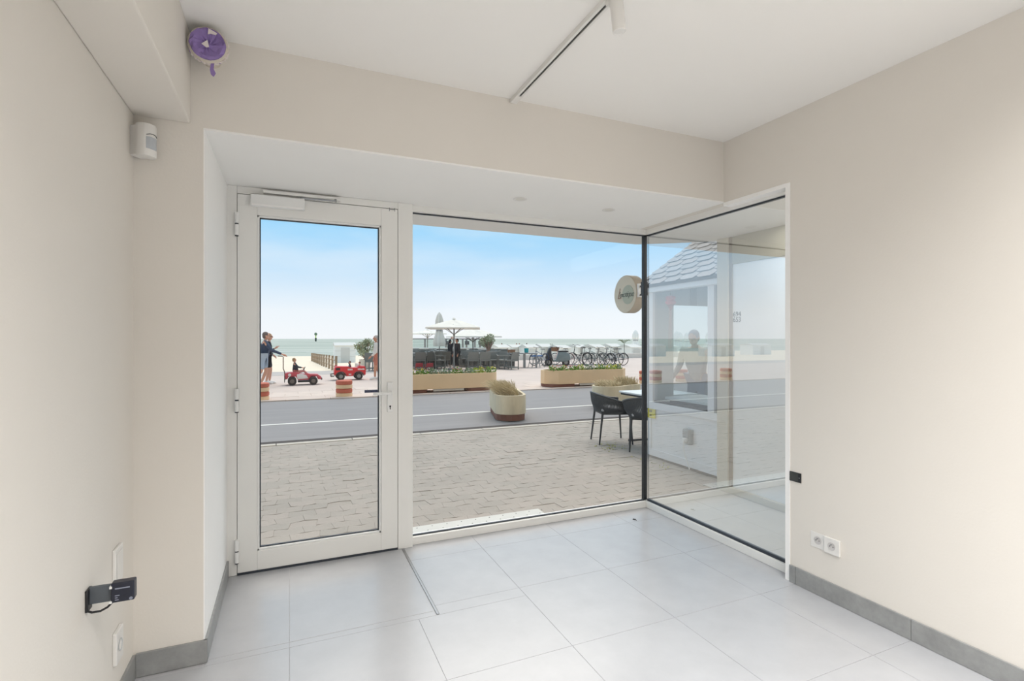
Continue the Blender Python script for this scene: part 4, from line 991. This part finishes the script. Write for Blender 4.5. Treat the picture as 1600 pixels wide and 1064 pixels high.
# ================================================================== BEACH THINGS
zb_ = lambda y: -.08-max(0, y-24)*.0205
M_post = mat('weathered_wood_post', C(166, 144, 120), .85, noise=(9, .1))
t = thing('rope_fence', (0, 0, 0), 'rope fence of weathered wooden posts running down the beach to the sea', 'fence')
P0 = Vector(F2(525, 578)[:2]); P1 = Vector(D2(487, 46)[:2]); tops = []
for k in range(13):
    f = k/12; f2 = f; p = P0.lerp(P1, f2); z = zb_(p.y) if p.y > 24 else 0
    MB().tube([(p.x, p.y, z-.1), (p.x+.01, p.y, z+.72)], .055, 8).build('post', M_post, t, smooth=True); tops.append((p.x, p.y, z+.62))
rr = []
for a_, b_2 in zip(tops, tops[1:]):
    for q in range(5): f = q/5; rr.append((a_[0]+(b_2[0]-a_[0])*f, a_[1]+(b_2[1]-a_[1])*f, a_[2]+(b_2[2]-a_[2])*f-.12*math.sin(pi*f)))
MB().tube(rr, .02, 5).build('rope', M_post, t)
MB().tube([(x, y, z-.28) for x, y, z in rr], .02, 5).build('rope', M_post, t)
M_cab = mat('white_beach_cabin', C(240, 240, 236), .7, noise=(3, .02)); M_cabr = mat('pale_grey_cabin_roof', C(214, 212, 206), .7, noise=(3, .03))
def cabin(x, y, w_, h_, lab):
    t = thing('beach_cabin', (x, y, zb_(y)), lab, 'beach cabin', rnd.uniform(-.06, .06), 'white wooden beach cabins')
    MB().box(-w_/2, w_/2, -.9, .9, -.1, h_).build('walls', M_cab, t)
    MB().prism([(-1.0, h_-.01), (1.0, h_-.01), (.0, h_+.22)], 'x', -w_/2-.06, w_/2+.06).build('roof', M_cabr, t)
    MB().box(-.32, .32, -.93, -.9, .0, h_*.86).build('door', M_cabr, t)
    a = MB(); a.box(-w_/2, w_/2, -.915, -.9, h_*.35, h_*.37); a.box(-w_/2, w_/2, -.915, -.9, h_*.68, h_*.70); a.build('plank_joint', M_cabr, t)
q = D2(538, 40); cabin(q[0], q[1], 1.5, 1.35, 'white beach cabin left of the olive tree, seen through the door')
words = ('first', 'second', 'third', 'fourth', 'fifth', 'sixth', 'seventh', 'eighth', 'ninth', 'tenth')
for k, px in enumerate((781, 803, 826, 848, 874, 902, 928, 955, 984, 1040)):
    q = D2(px, 40+1.6*(k % 2)); cabin(q[0], q[1], .92+rnd.uniform(0, .06), 1.02+rnd.uniform(0, .12), 'low white beach cabin behind the bicycles and tables, %s of the row from the left' % words[k])
for k in range(8):
    cabin(-24-5.5*k, 42+rnd.uniform(-2, 4), 3.2, 1.15, 'white beach cabin far to the left, %s of that row from the doorway' % words[k])
q = MB().box(13, 90, 31.0, 31.35, -.4, .32).build('sea_wall', mat('pale_sea_wall', C(222, 214, 204), .85, noise=(2, .04)))
tag(q, 'low pale wall between promenade and beach behind the bicycles', 'wall', kind='structure')
t = thing('sea_mark', D2(493.5, 500, -1.4), 'tall sea mark post with dark ball top and yellow green middle out at sea', 'sea mark')
Q = 500/800.
MB().lathe([(.5, 3.2), (.5, 7.4)], 10).build('post', mat('lime_paint', C(214, 236, 120), .6, noise=(2, .05)), t, smooth=True)
MB().lathe([(.5, -2), (.8, 1.0), (.9, 3.2), (.5, 3.4)], 10).build('dark_foot', mat('dark_green_foot', C(62, 76, 66), .7, noise=(2, .1)), t, smooth=True)
MB().lathe([(.3, 5.6), (1.2, 6.4), (1.4, 7.2), (1.1, 8.2), (.6, 8.6), (.0, 8.7)], 12).build('ball_top', mat('grey_green_ball', C(120, 140, 110), .7, noise=(2, .1)), t, smooth=True)

# ================================================================== TERRACE
M_weave = mat('dark_grey_weave', C(126, 128, 124), .8, noise=(60, .2)); M_ttop = mat('grey_table_top', C(150, 152, 152), .5, noise=(6, .06)); M_dm = mat('dark_grey_metal', C(92, 94, 96), .5, noise=(30, .1))
def terrace_chair(m):
    t = thing('woven_armchair', (0, 0, 0), 'dark woven armchair', 'chair')
    for x in (-.22, .22):
        for y in (-.24, .24): MB().box(x-.018, x+.018, y-.018, y+.018, 0, .60 if x > 0 else .62).build('leg', m, t)
    MB().box(-.23, .25, -.24, .24, .38, .44).build('seat', m, t, bevel=.015)
    a = MB(); a.prism([(-.20, .40), (-.30, .80), (-.26, .80), (-.16, .40)], 'y', -.25, .25); a.build('backrest', m, t, bevel=.012)
    for y in (-.27, .27): MB().prism([(-.27, .62), (-.26, .66), (.25, .63), (.26, .60), (.23, .60)], 'y', y-.025, y+.025).build('armrest', m, t, bevel=.006)
    MB().box(-.22, .22, -.20, .20, .10, .13).build('stretcher', m, t)
    return t
ch0 = terrace_chair(M_weave)
def copy_to(src, loc, rz, lab, grp):
    c = src.copy(); COL.objects.link(c); c.location = loc; c.rotation_euler = (0, 0, rz); c['label'] = lab; c['group'] = grp
    for ch in PARTS[src.name]:
        k = ch.copy(); COL.objects.link(k); k.parent = c
    return c
PARTS = {ch0.name: [o for o in bpy.data.objects if o.parent == ch0]}
tb0 = thing('terrace_table', (0, 0, 0), 'grey table', 'table')
MB().box(-.42, .42, -.42, .42, .71, .745).build('table_top', M_ttop, tb0, bevel=.006)
for x in (-.36, .36):
    for y in (-.36, .36): MB().box(x-.022, x+.022, y-.022, y+.022, 0, .71).build('leg', M_dm, tb0)
PARTS[tb0.name] = [o for o in bpy.data.objects if o.parent == tb0]
placed = [(Vector(D2(709.5, 23.4)[:2]), .50), (Vector(D2(686.5, 28)[:2]), .5), (Vector(D2(739, 30.6)[:2]), .5), (Vector(D2(763, 27)[:2]), .62), (Vector(D2(714, 24.2)[:2]), .5), (Vector(D2(703.5, 25.4)[:2]), .5), (Vector(D2(787, 23.9)[:2]), .3), (Vector(D2(799, 23.6)[:2]), .3), (Vector(D2(790, 25.5)[:2]), .6), (Vector(D2(808, 25.3)[:2]), .6), (Vector(D2(655, 22.9)[:2]), .2), (Vector(D2(670, 22.9)[:2]), .2)]
def free(x, y, r):
    if any((Vector((x, y))-p).length < r+q for p, q in placed): return False
    placed.append((Vector((x, y)), r)); return True
first = [True, True]; rows = ('front', 'second', 'third', 'back')
cols = ('at its left end', 'second from the left', 'in its middle', 'second from the right', 'at its right end')
for j in range(4):
    for i in range(5):
        q = D2((652, 684, 716, 748, 779)[i], (24.3, 26.6, 29, 31.4)[j]-.0*i)
        if j == 3 and i == 4: continue
        x, y = q[0]+rnd.uniform(-.06, .06), q[1]+rnd.uniform(-.06, .06)
        if i == 2 and j == 0: y += .35; x -= .1
        if not free(x, y, .32): continue
        lab = 'square grey terrace table in the %s row, %s' % (rows[j], cols[i])
        if first[0]: tb0.location = (x, y, 0); tb0['label'] = lab; tb0['group'] = 'square terrace tables'; first[0] = False
        else: copy_to(tb0, (x, y, 0), 0, lab, 'square terrace tables')
        for k, (dx, dy, rz, w_) in enumerate(((-.62, 0, 0, 'left'), (.62, 0, 180, 'right'), (0, -.62, 90, 'near'), (0, .62, -90, 'far'))):
            if w_ == 'left' and i and (w_ == 'left'): 
                if j % 2 == 0: dx = -.55
            if i and w_ == 'left' and j >= 2: continue
            lab = 'dark woven armchair on the %s side of the %s-row table, %s' % (w_, rows[j], cols[i])
            p = (x+dx+rnd.uniform(-.03, .03), y+dy+rnd.uniform(-.04, .04), 0); a_ = R(rz+rnd.uniform(-12, 12))
            if not free(p[0], p[1], .21): continue
            if first[1]: ch0.location = p; ch0.rotation_euler = (0, 0, a_); ch0['label'] = lab; ch0['group'] = 'dark woven terrace armchairs'; first[1] = False
            else: copy_to(ch0, p, a_, lab, 'dark woven terrace armchairs')
n_fill = 0
for _ in range(900):
    px = rnd.uniform(648, 792); dd = rnd.uniform(23.6, 31.5); q = D2(px, dd)
    if n_fill >= 42: break
    if not free(q[0], q[1], .235): continue
    n_fill += 1
    copy_to(ch0, (q[0], q[1], 0), rnd.choice((0, 90, 180, 270))*pi/180+rnd.uniform(-.3, .3), 'dark woven armchair crowded between the tables in the %s %s part of the terrace' % (('front', 'middle', 'back')[int((dd-23.5)/2.7)], ('left', 'centre', 'right')[int((px-647)/49)]), 'spare dark woven armchairs among the tables')
for k, (px, dd) in enumerate(((655, 22.9), (670, 22.9))):
    q = D2(px, dd); t = terrace_chair(M_rc if k else (M_rc := mat('dark_red_metal', C(156, 60, 66), .5, noise=(20, .1)))); t.location = q; t.rotation_euler = (0, 0, R(80+k*15)); t.scale = (.6, .6, .42)
    tag(t, 'low dark red chair at the left front edge of the terrace, the %s of two' % ('left' if k == 0 else 'right'), 'chair', 'low dark red chairs')
    t.name = 'red_chair'
M_can = mat('cream_canvas', C(240, 234, 222), .8, noise=(3, .02)); M_pole = mat('grey_parasol_pole', C(148, 146, 144), .5, .2, noise=(10, .05))
def parasol(loc, rz, W, zb, zt, lab, ribs=8, m=M_pole):
    t = thing('parasol', loc, lab, 'parasol', rz)
    MB().tube([(0, 0, 0), (0, 0, zt-.02)], .032, 10).build('pole', m, t, smooth=True)
    MB().box(-.35, .35, -.35, .35, 0, .06).build('base_plate', M_dm, t, bevel=.01)
    mb = MB(); n = 16; vs = []
    for f in (0.02, .35, .7, 1.0):
        for j in range(n):
            th = 2*pi*j/n; c_, s_ = math.cos(th), math.sin(th); k = 1/max(abs(c_), abs(s_)); sag = .05*math.sin(pi*f)*(1 if j % 4 == 0 else 0)
            vs.append((c_*k*W/2*f, s_*k*W/2*f, zt-(zt-zb)*(f**1.15)-sag))
    for j in range(n): x, y, z = vs[3*n+j]; vs.append((x*1.005, y*1.005, z-.06))
    mb.add(vs, [(i*n+j, i*n+(j+1) % n, (i+1)*n+(j+1) % n, (i+1)*n+j) for i in range(4) for j in range(n)]+[tuple(range(n))[::-1]])
    o = mb.build('canopy', M_can, t); md = o.modifiers.new('t', 'SOLIDIFY'); md.thickness = .012
    MB().lathe([(.10, zt-.02), (.07, zt+.04), (.01, zt+.08)], 10).build('finial', M_can, t)
    zh = zb-.32
    MB().lathe([(.05, zh-.05), (.05, zh+.05)], 10).build('hub', m, t)
    for j in range(ribs):
        th = 2*pi*j/ribs; MB().tube([(0, 0, zh), (math.cos(th)*W*.30, math.sin(th)*W*.30, zb+(zt-zb)*.36)], .014, 6).build('rib', m, t)
    return t
q = D2(709.5, 23.4); parasol(q, R(-20), 2.35, 1.92, 2.30, 'open cream parasol on a grey pole over the terrace chairs')
q = D2(739, 30.6); parasol(q, R(-10), 2.9, 1.55, 2.05, 'open white parasol with a low canopy behind the cream one, right of its pole')
q = D2(668, 36); parasol(q, R(10), 2.0, 1.78, 2.02, 'open pale parasol at the far left of the terrace')
def closed(loc, H, lab, r=.20, grp=None, m=None):
    t = thing('closed_parasol', loc, lab, 'parasol', 0, grp)
    MB().tube([(0, 0, 0), (0, 0, H)], .028, 8).build('pole', M_pole, t, smooth=True)
    MB().box(-.3, .3, -.3, .3, 0, .07).build('base_plate', M_dm, t, bevel=.01)
    mb = MB(); n = 16; rn = random.Random(int(H*100)); vs = []
    pr = [(.35, 1.1), (.42, 1.2), (.5, 1.05), (.60, .72), (.68, .60), (.72, .8), (.85, .75), (.95, .45), (1.0, .08)]
    for f, q_ in pr:
        for j in range(n): rr_ = r*q_*(1+(.22 if j % 2 else -.12)); vs.append((rr_*math.cos(2*pi*j/n), rr_*math.sin(2*pi*j/n), H*f))
    mb.add(vs, [(i*n+j, i*n+(j+1) % n, (i+1)*n+(j+1) % n, (i+1)*n+j) for i in range(len(pr)-1) for j in range(n)]+[tuple(range(n))[::-1]])
    mb.build('folded_canvas', m or M_can, t)
    MB().lathe([(r*.78, H*.64), (r*.78, H*.66)], 12).build('tie_strap', M_pole, t)
closed(D2(686.5, 28), 2.85, 'tall closed cream parasol behind the left part of the terrace', .24)
M_canw = mat('white_canvas', C(246, 244, 238), .8, noise=(3, .01))
for k, (px, zt) in enumerate(((993, 2.15), (1057.5, 2.05), (1062.5, 2.0), (1073, 1.95), (1107, 2.0))):
    q = D2(px, (44, 43, 46, 44, 45)[k]); closed((q[0], q[1], zb_(q[1])), zt-zb_(q[1]), 'small closed white parasol on the beach, %s' % ('just left of the black corner post', 'leftmost through the kiosk window', 'second from the left through the kiosk window', 'third from the left through the kiosk window', 'rightmost through the kiosk window')[k], .3, 'closed white parasols on the beach', M_canw)
# windscreen and balustrade
t = thing('glass_windscreen', (0, 0, 0), 'grey framed glass windscreen at the back of the terrace', 'windscreen')
pxs = (640, 664, 697, 723, 729, 742, 750, 766); pt = [D2(p, 34) for p in pxs]
for p in pt: MB().box(p[0]-.05, p[0]+.05, p[1]-.05, p[1]+.05, -.3, 1.42).build('post', M_pole, t)
for a_, b_2 in zip(pt, pt[1:]):
    MB().tube([(a_[0], a_[1], 1.40), (b_2[0], b_2[1], 1.40)], .04, 6).build('top_rail', M_pole, t)
    d_ = Vector(b_2)-Vector(a_); nn = Vector((-d_.y, d_.x, 0)).normalized()*.008
    mb = MB(); A = Vector(a_); B = Vector(b_2); mb.add([A-nn, B-nn, B+nn, A+nn, A-nn+V3(0, 0, 1.38), B-nn+V3(0, 0, 1.38), B+nn+V3(0, 0, 1.38), A+nn+V3(0, 0, 1.38)], [(0, 1, 5, 4), (2, 3, 7, 6), (4, 5, 6, 7), (1, 2, 6, 5), (3, 0, 4, 7)])
    mb.build('glass_panel', M_glassK, t)
for p in (pt[2], pt[4], pt[6]): MB().box(p[0]-.14, p[0]+.14, p[1]-.16, p[1]-.06, 1.02, 1.26).build('heater_box', M_dm, t)
t = thing('white_balustrade', (0, 0, 0), 'low white picket balustrade behind the terrace chairs', 'balustrade')
A = Vector(D2(640, 33)); B = Vector(D2(772, 33))
MB().tube([A+V3(0, 0, .80), B+V3(0, 0, .80)], .04, 6).build('rail', M_canw, t)
for k in range(64): p = A.lerp(B, k/63); MB().box(p.x-.025, p.x+.025, p.y-.02, p.y+.02, 0, .80).build('picket', M_canw, t)
# bar / side tables at the right of the terrace
q = Vector(D2(808, 25.3))
t = thing('long_grey_table', q, 'long grey table with a brown basket and a teal pot on it', 'table', R(-24))
MB().box(-1.03, 1.0, -.42, .42, .67, .72).build('table_top', M_ttop, t, bevel=.006)
for x in (-.98, .95):
    for y in (-.38, .38): MB().box(x-.03, x+.03, y-.03, y+.03, 0, .67).build('leg', M_ttop, t)
MB().box(.30, .42, -.30, .30, 0, .67).build('leg', M_ttop, t); MB().box(-.36, -.12, -.25, .25, 0, .67).build('leg', M_dm, t)
tl_ = Matrix.Translation(q) @ Matrix.Rotation(R(-24), 4, 'Z')
p = tl_ @ V3(-.28, -.02, .72)
t = thing('basket', p, 'brown woven basket on the long grey table', 'basket', R(-24))
M_wick = mat('brown_wicker', C(150, 112, 86), .85, noise=(30, .2))
loft([([(-.17, -.11), (.17, -.11), (.17, .11), (-.17, .11)], 0), ([(-.20, -.13), (.20, -.13), (.20, .13), (-.20, .13)], .15), ([(-.17, -.10), (.17, -.10), (.17, .10), (-.17, .10)], .15), ([(-.15, -.09), (.15, -.09), (.15, .09), (-.15, .09)], .03)]).build('basket_body', M_wick, t)
MB().tube([(-.19, 0, .14), (-.22, 0, .20), (-.16, 0, .21)], .012, 6).build('handle', M_wick, t)
p = tl_ @ V3(.46, -.02, .72)
t = thing('teal_pot', p, 'teal glazed pot at the right on the long grey table', 'pot')
MB().lathe([(.07, 0), (.10, .02), (.11, .21), (.12, .22), (.105, .22), (.09, .05)], 18).build('pot_body', mat('teal_glaze', C(20, 160, 166), .3, noise=(6, .06)), t, smooth=True)
M_bl = mat('blue_seat', C(70, 110, 160), .6, noise=(10, .06))
for k, (px, dd) in enumerate(((834.5, 25.0), (841, 25.3))):
    q = D2(px, dd); t = thing('blue_stool', (q[0], q[1], 0), 'blue topped metal stool right of the long grey table, the %s one' % ('left' if k == 0 else 'right'), 'stool', group='blue stools')
    MB().box(-.16, .16, -.16, .16, .54, .60).build('seat', M_bl, t, bevel=.02)
    for x in (-1, 1):
        for y in (-1, 1): MB().tube([(x*.22, y*.22, 0), (x*.12, y*.12, .55)], .014, 6).build('leg', M_ttop, t)
    MB().tube([(-.18, -.18, .2), (.18, -.18, .2), (.18, .18, .2), (-.18, .18, .2)], .010, 5, closed=True).build('foot_ring', M_ttop, t)
for k, px in enumerate((787, 799)):
    q = D2(px, 23.9-.3*k); c = copy_to(ch0, (q[0], q[1], 0), R(155-40*k), 'dark woven armchair alone at the right front end of the terrace, %s one' % ('left' if k == 0 else 'right'), 'dark woven terrace armchairs')
# olive trees
M_bark = mat('grey_brown_bark', C(160, 136, 122), .9, noise=(12, .2), bump=(30, .5)); M_ol = mat('olive_leaf', C(176, 182, 152), .75, noise=(5, .25)); M_pot = mat('pale_stone_pot', C(214, 206, 194), .8, noise=(6, .05))
def olive(loc, tz, cz, cr_, lab, seed):
    rn = random.Random(seed); t = thing('olive_tree', loc, lab, 'tree')
    MB().lathe([(.22, 0), (.30, .34), (.31, .38), (.26, .38), (.25, .32), (.0, .32)], 16).build('pot', M_pot, t, smooth=True)
    a = MB(); a.tube([(0, 0, .30), (.05, .02, tz*.55+.1), (-.03, 0, tz*.8+.05), (.02, 0, tz)], [.13, .11, .12, .09], 10)
    for k in range(6): th = k*pi/3+rn.uniform(-.3, .3); a.tube([(0, 0, tz*.85), (math.cos(th)*cr_*.35, math.sin(th)*cr_*.35, tz+(cz-tz)*.5), (math.cos(th)*cr_*.7, math.sin(th)*cr_*.7, cz+rn.uniform(-.1, .25))], [.05, .035, .015], 6)
    a.build('trunk', M_bark, t, smooth=True)
    mb = MB()
    for k in range(16):
        c_ = V3(rn.gauss(0, .42)*cr_, rn.gauss(0, .42)*cr_, cz+rn.gauss(0, .30)*cr_); m2 = leafy(95, cr_*.38, cr_*.38, cr_*.34, 0, .085, rn)
        mb.add([V3(*v)+c_ for v in m2.v], m2.f)
    mb.build('foliage', M_ol, t)
olive(D2(763, 27), .82, 1.28, .44, 'small potted olive tree with a thick trunk at the right of the terrace', 4)
olive(D2(571, 25.5), .62, 1.02, .50, 'bushy potted olive tree behind the toy fire engine', 6)
# terrace furniture seen behind the fire engine
q = D2(582, 21.6)
for k, (px, dd) in enumerate(((582, 22.6), (594, 23.2))):
    q = D2(px, dd); copy_to(ch0, (q[0], q[1], 0), R(60+60*k), 'dark woven armchair behind the toy fire engine, %s of two' % ('left one', 'right one')[k], 'dark woven terrace armchairs')
# small plant on the beach near bikes
M_tarp0 = mat('dark_green_stem', C(104, 108, 88), .8, noise=(8, .1)); q = D2(975.5, 36); t = thing('beach_plant', (q[0], q[1], zb_(q[1])), 'small dark palm-like plant behind the rightmost bicycles', 'plant')
MB().tube([(0, 0, -.1), (0, 0, 1.25)], .02, 6).build('stem', M_tarp0, t)
mb = MB()
for k in range(14): th = k*.45; mb.add([(0, 0, 1.25), (math.cos(th)*.3-.04*math.sin(th), math.sin(th)*.3, 1.55), (math.cos(th)*.5, math.sin(th)*.5, 1.48), (math.cos(th)*.3+.04*math.sin(th), math.sin(th)*.3+.05, 1.50)], [(0, 1, 2, 3)])
mb.build('fronds', mat('dark_frond', C(96, 112, 76), .8, noise=(5, .2)), t)

# ================================================================== BICYCLES
M_tyre = mat('black_tyre', C(48, 46, 46), .8, noise=(20, .1)); M_spoke = mat('grey_spokes', C(150, 150, 150), .4, .5, noise=(20, .05))
def bicycle(loc, rz, m, lab, steer=.3, basket=None, high=0, lean=.07, s=.95):
    t = thing('bicycle', loc, lab, 'bicycle', rz, 'bicycles parked along the promenade'); t.rotation_euler = (lean, 0, rz); t.scale = (s, s, s)
    def wh(cx, ang):
        a = MB(); MM = Matrix.Rotation(ang, 3, 'Z')
        a.tube([MM @ V3(.32*math.cos(k*pi/12), 0, .32*math.sin(k*pi/12))+V3(cx, 0, .335) for k in range(24)], .020, 6, closed=True); w_ = a.build('wheel', M_tyre, t, smooth=True)
        a = MB()
        for k in range(12): v = MM @ V3(.31*math.cos(k*pi/6), 0, .31*math.sin(k*pi/6)); a.tube([V3(cx, 0, .335), V3(cx, 0, .335)+v], .0035, 4, cap=False)
        tag(a.build('spokes', M_spoke, w_), kind='stuff')
    wh(-.52, 0); wh(.52, steer)
    a = MB(); bb = (-.06, 0, .29); st_ = (-.18, 0, .74); hd = (.36, 0, .80+high); hd2 = (.40, 0, .62)
    a.tube([bb, st_], .017, 7); a.tube([hd, hd2], .020, 7); a.tube([bb, hd2], .018, 7); a.tube([(-.155, 0, .66), hd] if high < .02 else [(-.12, 0, .5), hd2], .015, 7)
    for y in (-.05, .05): a.tube([bb, (-.52, y, .335)], .010, 5); a.tube([(-.16, 0, .68), (-.52, y, .335)], .009, 5)
    f = a.build('frame', m, t, smooth=True)
    a = MB()
    for y in (-.045, .045): a.tube([(.40, y, .62), (.52, y, .335)], .011, 5)
    a.build('fork', m, t, smooth=True)
    MB().tube([st_, (-.20, 0, .90)], .012, 6).build('seat_post', M_spoke, t)
    MB().prism([(-.33, -.08), (-.33, .08), (-.20, .06), (-.06, .02), (-.06, -.02), (-.20, -.06)][::-1], 'z', .90, .94).build('saddle', M_black, t, bevel=.012)
    a = MB(); a.tube([hd, (.34, 0, .98+high)], .013, 6); a.tube([(.22, -.29, .99+high), (.33, -.20, 1.02+high), (.36, 0, .99+high), (.33, .20, 1.02+high), (.22, .29, .99+high)], .012, 6); a.build('handlebar', M_black, t, smooth=True)
    a = MB(); a.lathe([(.09, -.06), (.09, -.05)], 16, bb, Mx); a.tube([(-.06, -.08, .29), (-.0, -.10, .15)], .010, 5); a.tube([(-.06, .08, .29), (-.12, .10, .43)], .010, 5); a.build('crank', M_spoke, t)
    a = MB(); a.tube([(-.85*.32-.52+.27, 0, .335)]+[(-.52+.36*math.cos(R(q_)), 0, .335+.36*math.sin(R(q_))) for q_ in range(170, 20, -20)], .014, 5); a.build('mudguard', m, t)
    MB().tube([(-.22, .09, .64), (-.60, .09, .70), (-.60, -.09, .70), (-.22, -.09, .64)], .008, 5).build('rack', M_spoke, t)
    if basket: 
        loft([([(x*.8+.56, y*.8) for x, y in ((-.17, -.2), (.17, -.2), (.17, .2), (-.17, .2))], .76), ([(x+.56, y) for x, y in ((-.17, -.2), (.17, -.2), (.17, .2), (-.17, .2))], 1.0)]).build('crate', basket, t)
    return t
hd_ = math.atan2(.95, -.31)
def bp(px, dd): a_ = Vector(D2(px, dd)); return a_+Vector((math.cos(hd_), math.sin(hd_), 0))*.5
mb_ = [mat('navy_bike_paint', C(66, 84, 116), .4, noise=(8, .05)), mat('black_bike_paint', C(44, 44, 48), .35, noise=(8, .05)), mat('grey_green_bike_paint', C(124, 136, 128), .4, noise=(8, .05)), mat('pink_white_bike_paint', C(228, 190, 184), .4, noise=(8, .04)), mat('silver_bike_paint', C(176, 178, 178), .35, .3, noise=(8, .05))]
bicycle(bp(853, 26.3), hd_-.15, mb_[0], 'dark navy bicycle standing leftmost, next to the blue stools')
bicycle(bp(889, 27.2), hd_+.10, mb_[3], 'pinkish white bicycle with a brown front crate beside the covered scooter', basket=M_wick, high=.0)
bicycle(bp(916, 26.7), hd_-.02, mb_[1], 'large black bicycle with high handlebars in the middle of the row', high=.06, s=1.02)
bicycle(bp(928, 27.6), hd_-.35, mb_[2], 'grey green bicycle just right of the large black one')
bicycle(bp(940, 26.9), hd_-.05, mb_[2], 'grey green sports bicycle fourth from the right end')
bicycle(bp(954, 27.0), hd_, mb_[1], 'black bicycle third from the right end of the row')
bicycle(bp(967, 26.9), hd_-.06, mb_[4], 'silver framed bicycle second from the right end of the row')
bicycle(bp(973.5, 27.1), hd_+.02, mb_[1], 'black bicycle at the right end of the row')
# covered scooter
q = D2(871.5, 26.4)
t = thing('motor_scooter', (q[0], q[1], 0), 'grey motor scooter with dark front shield standing between the bicycles', 'scooter', R(160))
M_tarp = mat('grey_green_scooter', C(124, 134, 134), .5, noise=(4, .12)); M_dtarp = mat('dark_scooter_shield', C(64, 64, 66), .6, noise=(6, .1))
wheel(t, (.48, 0, .20), .20, .10); wheel(t, (-.42, 0, .20), .20, .12)
a = MB(); a.prism([(-.66, .34), (-.60, .62), (-.40, .74), (-.05, .74), (.02, .52), (.10, .34), (.26, .32), (.30, .24), (-.20, .22), (-.48, .26)], 'y', -.16, .16); a.build('body_shell', M_tarp, t, smooth=True, bevel=.05)
a = MB(); a.prism([(.24, .26), (.34, .62), (.36, .92), (.44, .96), (.54, .70), (.64, .44), (.60, .34), (.46, .42), (.34, .36)], 'y', -.19, .19); a.build('front_shield', M_dtarp, t, smooth=True, bevel=.04)
a = MB(); a.prism([(-.56, .72), (-.50, .80), (-.06, .80), (.02, .72)], 'y', -.14, .14); a.build('seat', M_black, t, bevel=.02)
a = MB(); a.tube([(.30, -.30, .98), (.38, -.1, .95), (.38, .1, .95), (.30, .30, .98)], .016, 6); a.tube([(.40, 0, .9), (.48, 0, .22)], .02, 6); a.build('handlebar', M_black, t, smooth=True)
for y in (-.24, .24): MB().tube([(.34, y, .97), (.34, y*1.2, 1.12)], .008, 5).build('mirror_stalk', M_black, t); 
for y in (-.29, .29): MB().ell((.34, y, 1.14), (.012, .045, .035), 8, 5).build('mirror', M_black, t)
t = thing('bike_rack', (0, 0, 0), 'low grey rail of the bicycle rack running under the bicycles', 'bike rack')
A = Vector(D2(846, 26.6, .05)); B = Vector(D2(968, 27.2, .05)); MB().tube([A, B], .03, 6).build('rail', M_ttop, t)
for k in range(14):
    p = A.lerp(B, k/13); MB().tube([p+V3(-.02, -.18, 0), p+V3(-.08, .0, .30), p+V3(-.14, .2, 0)], .012, 5).build('hoop', M_ttop, t)
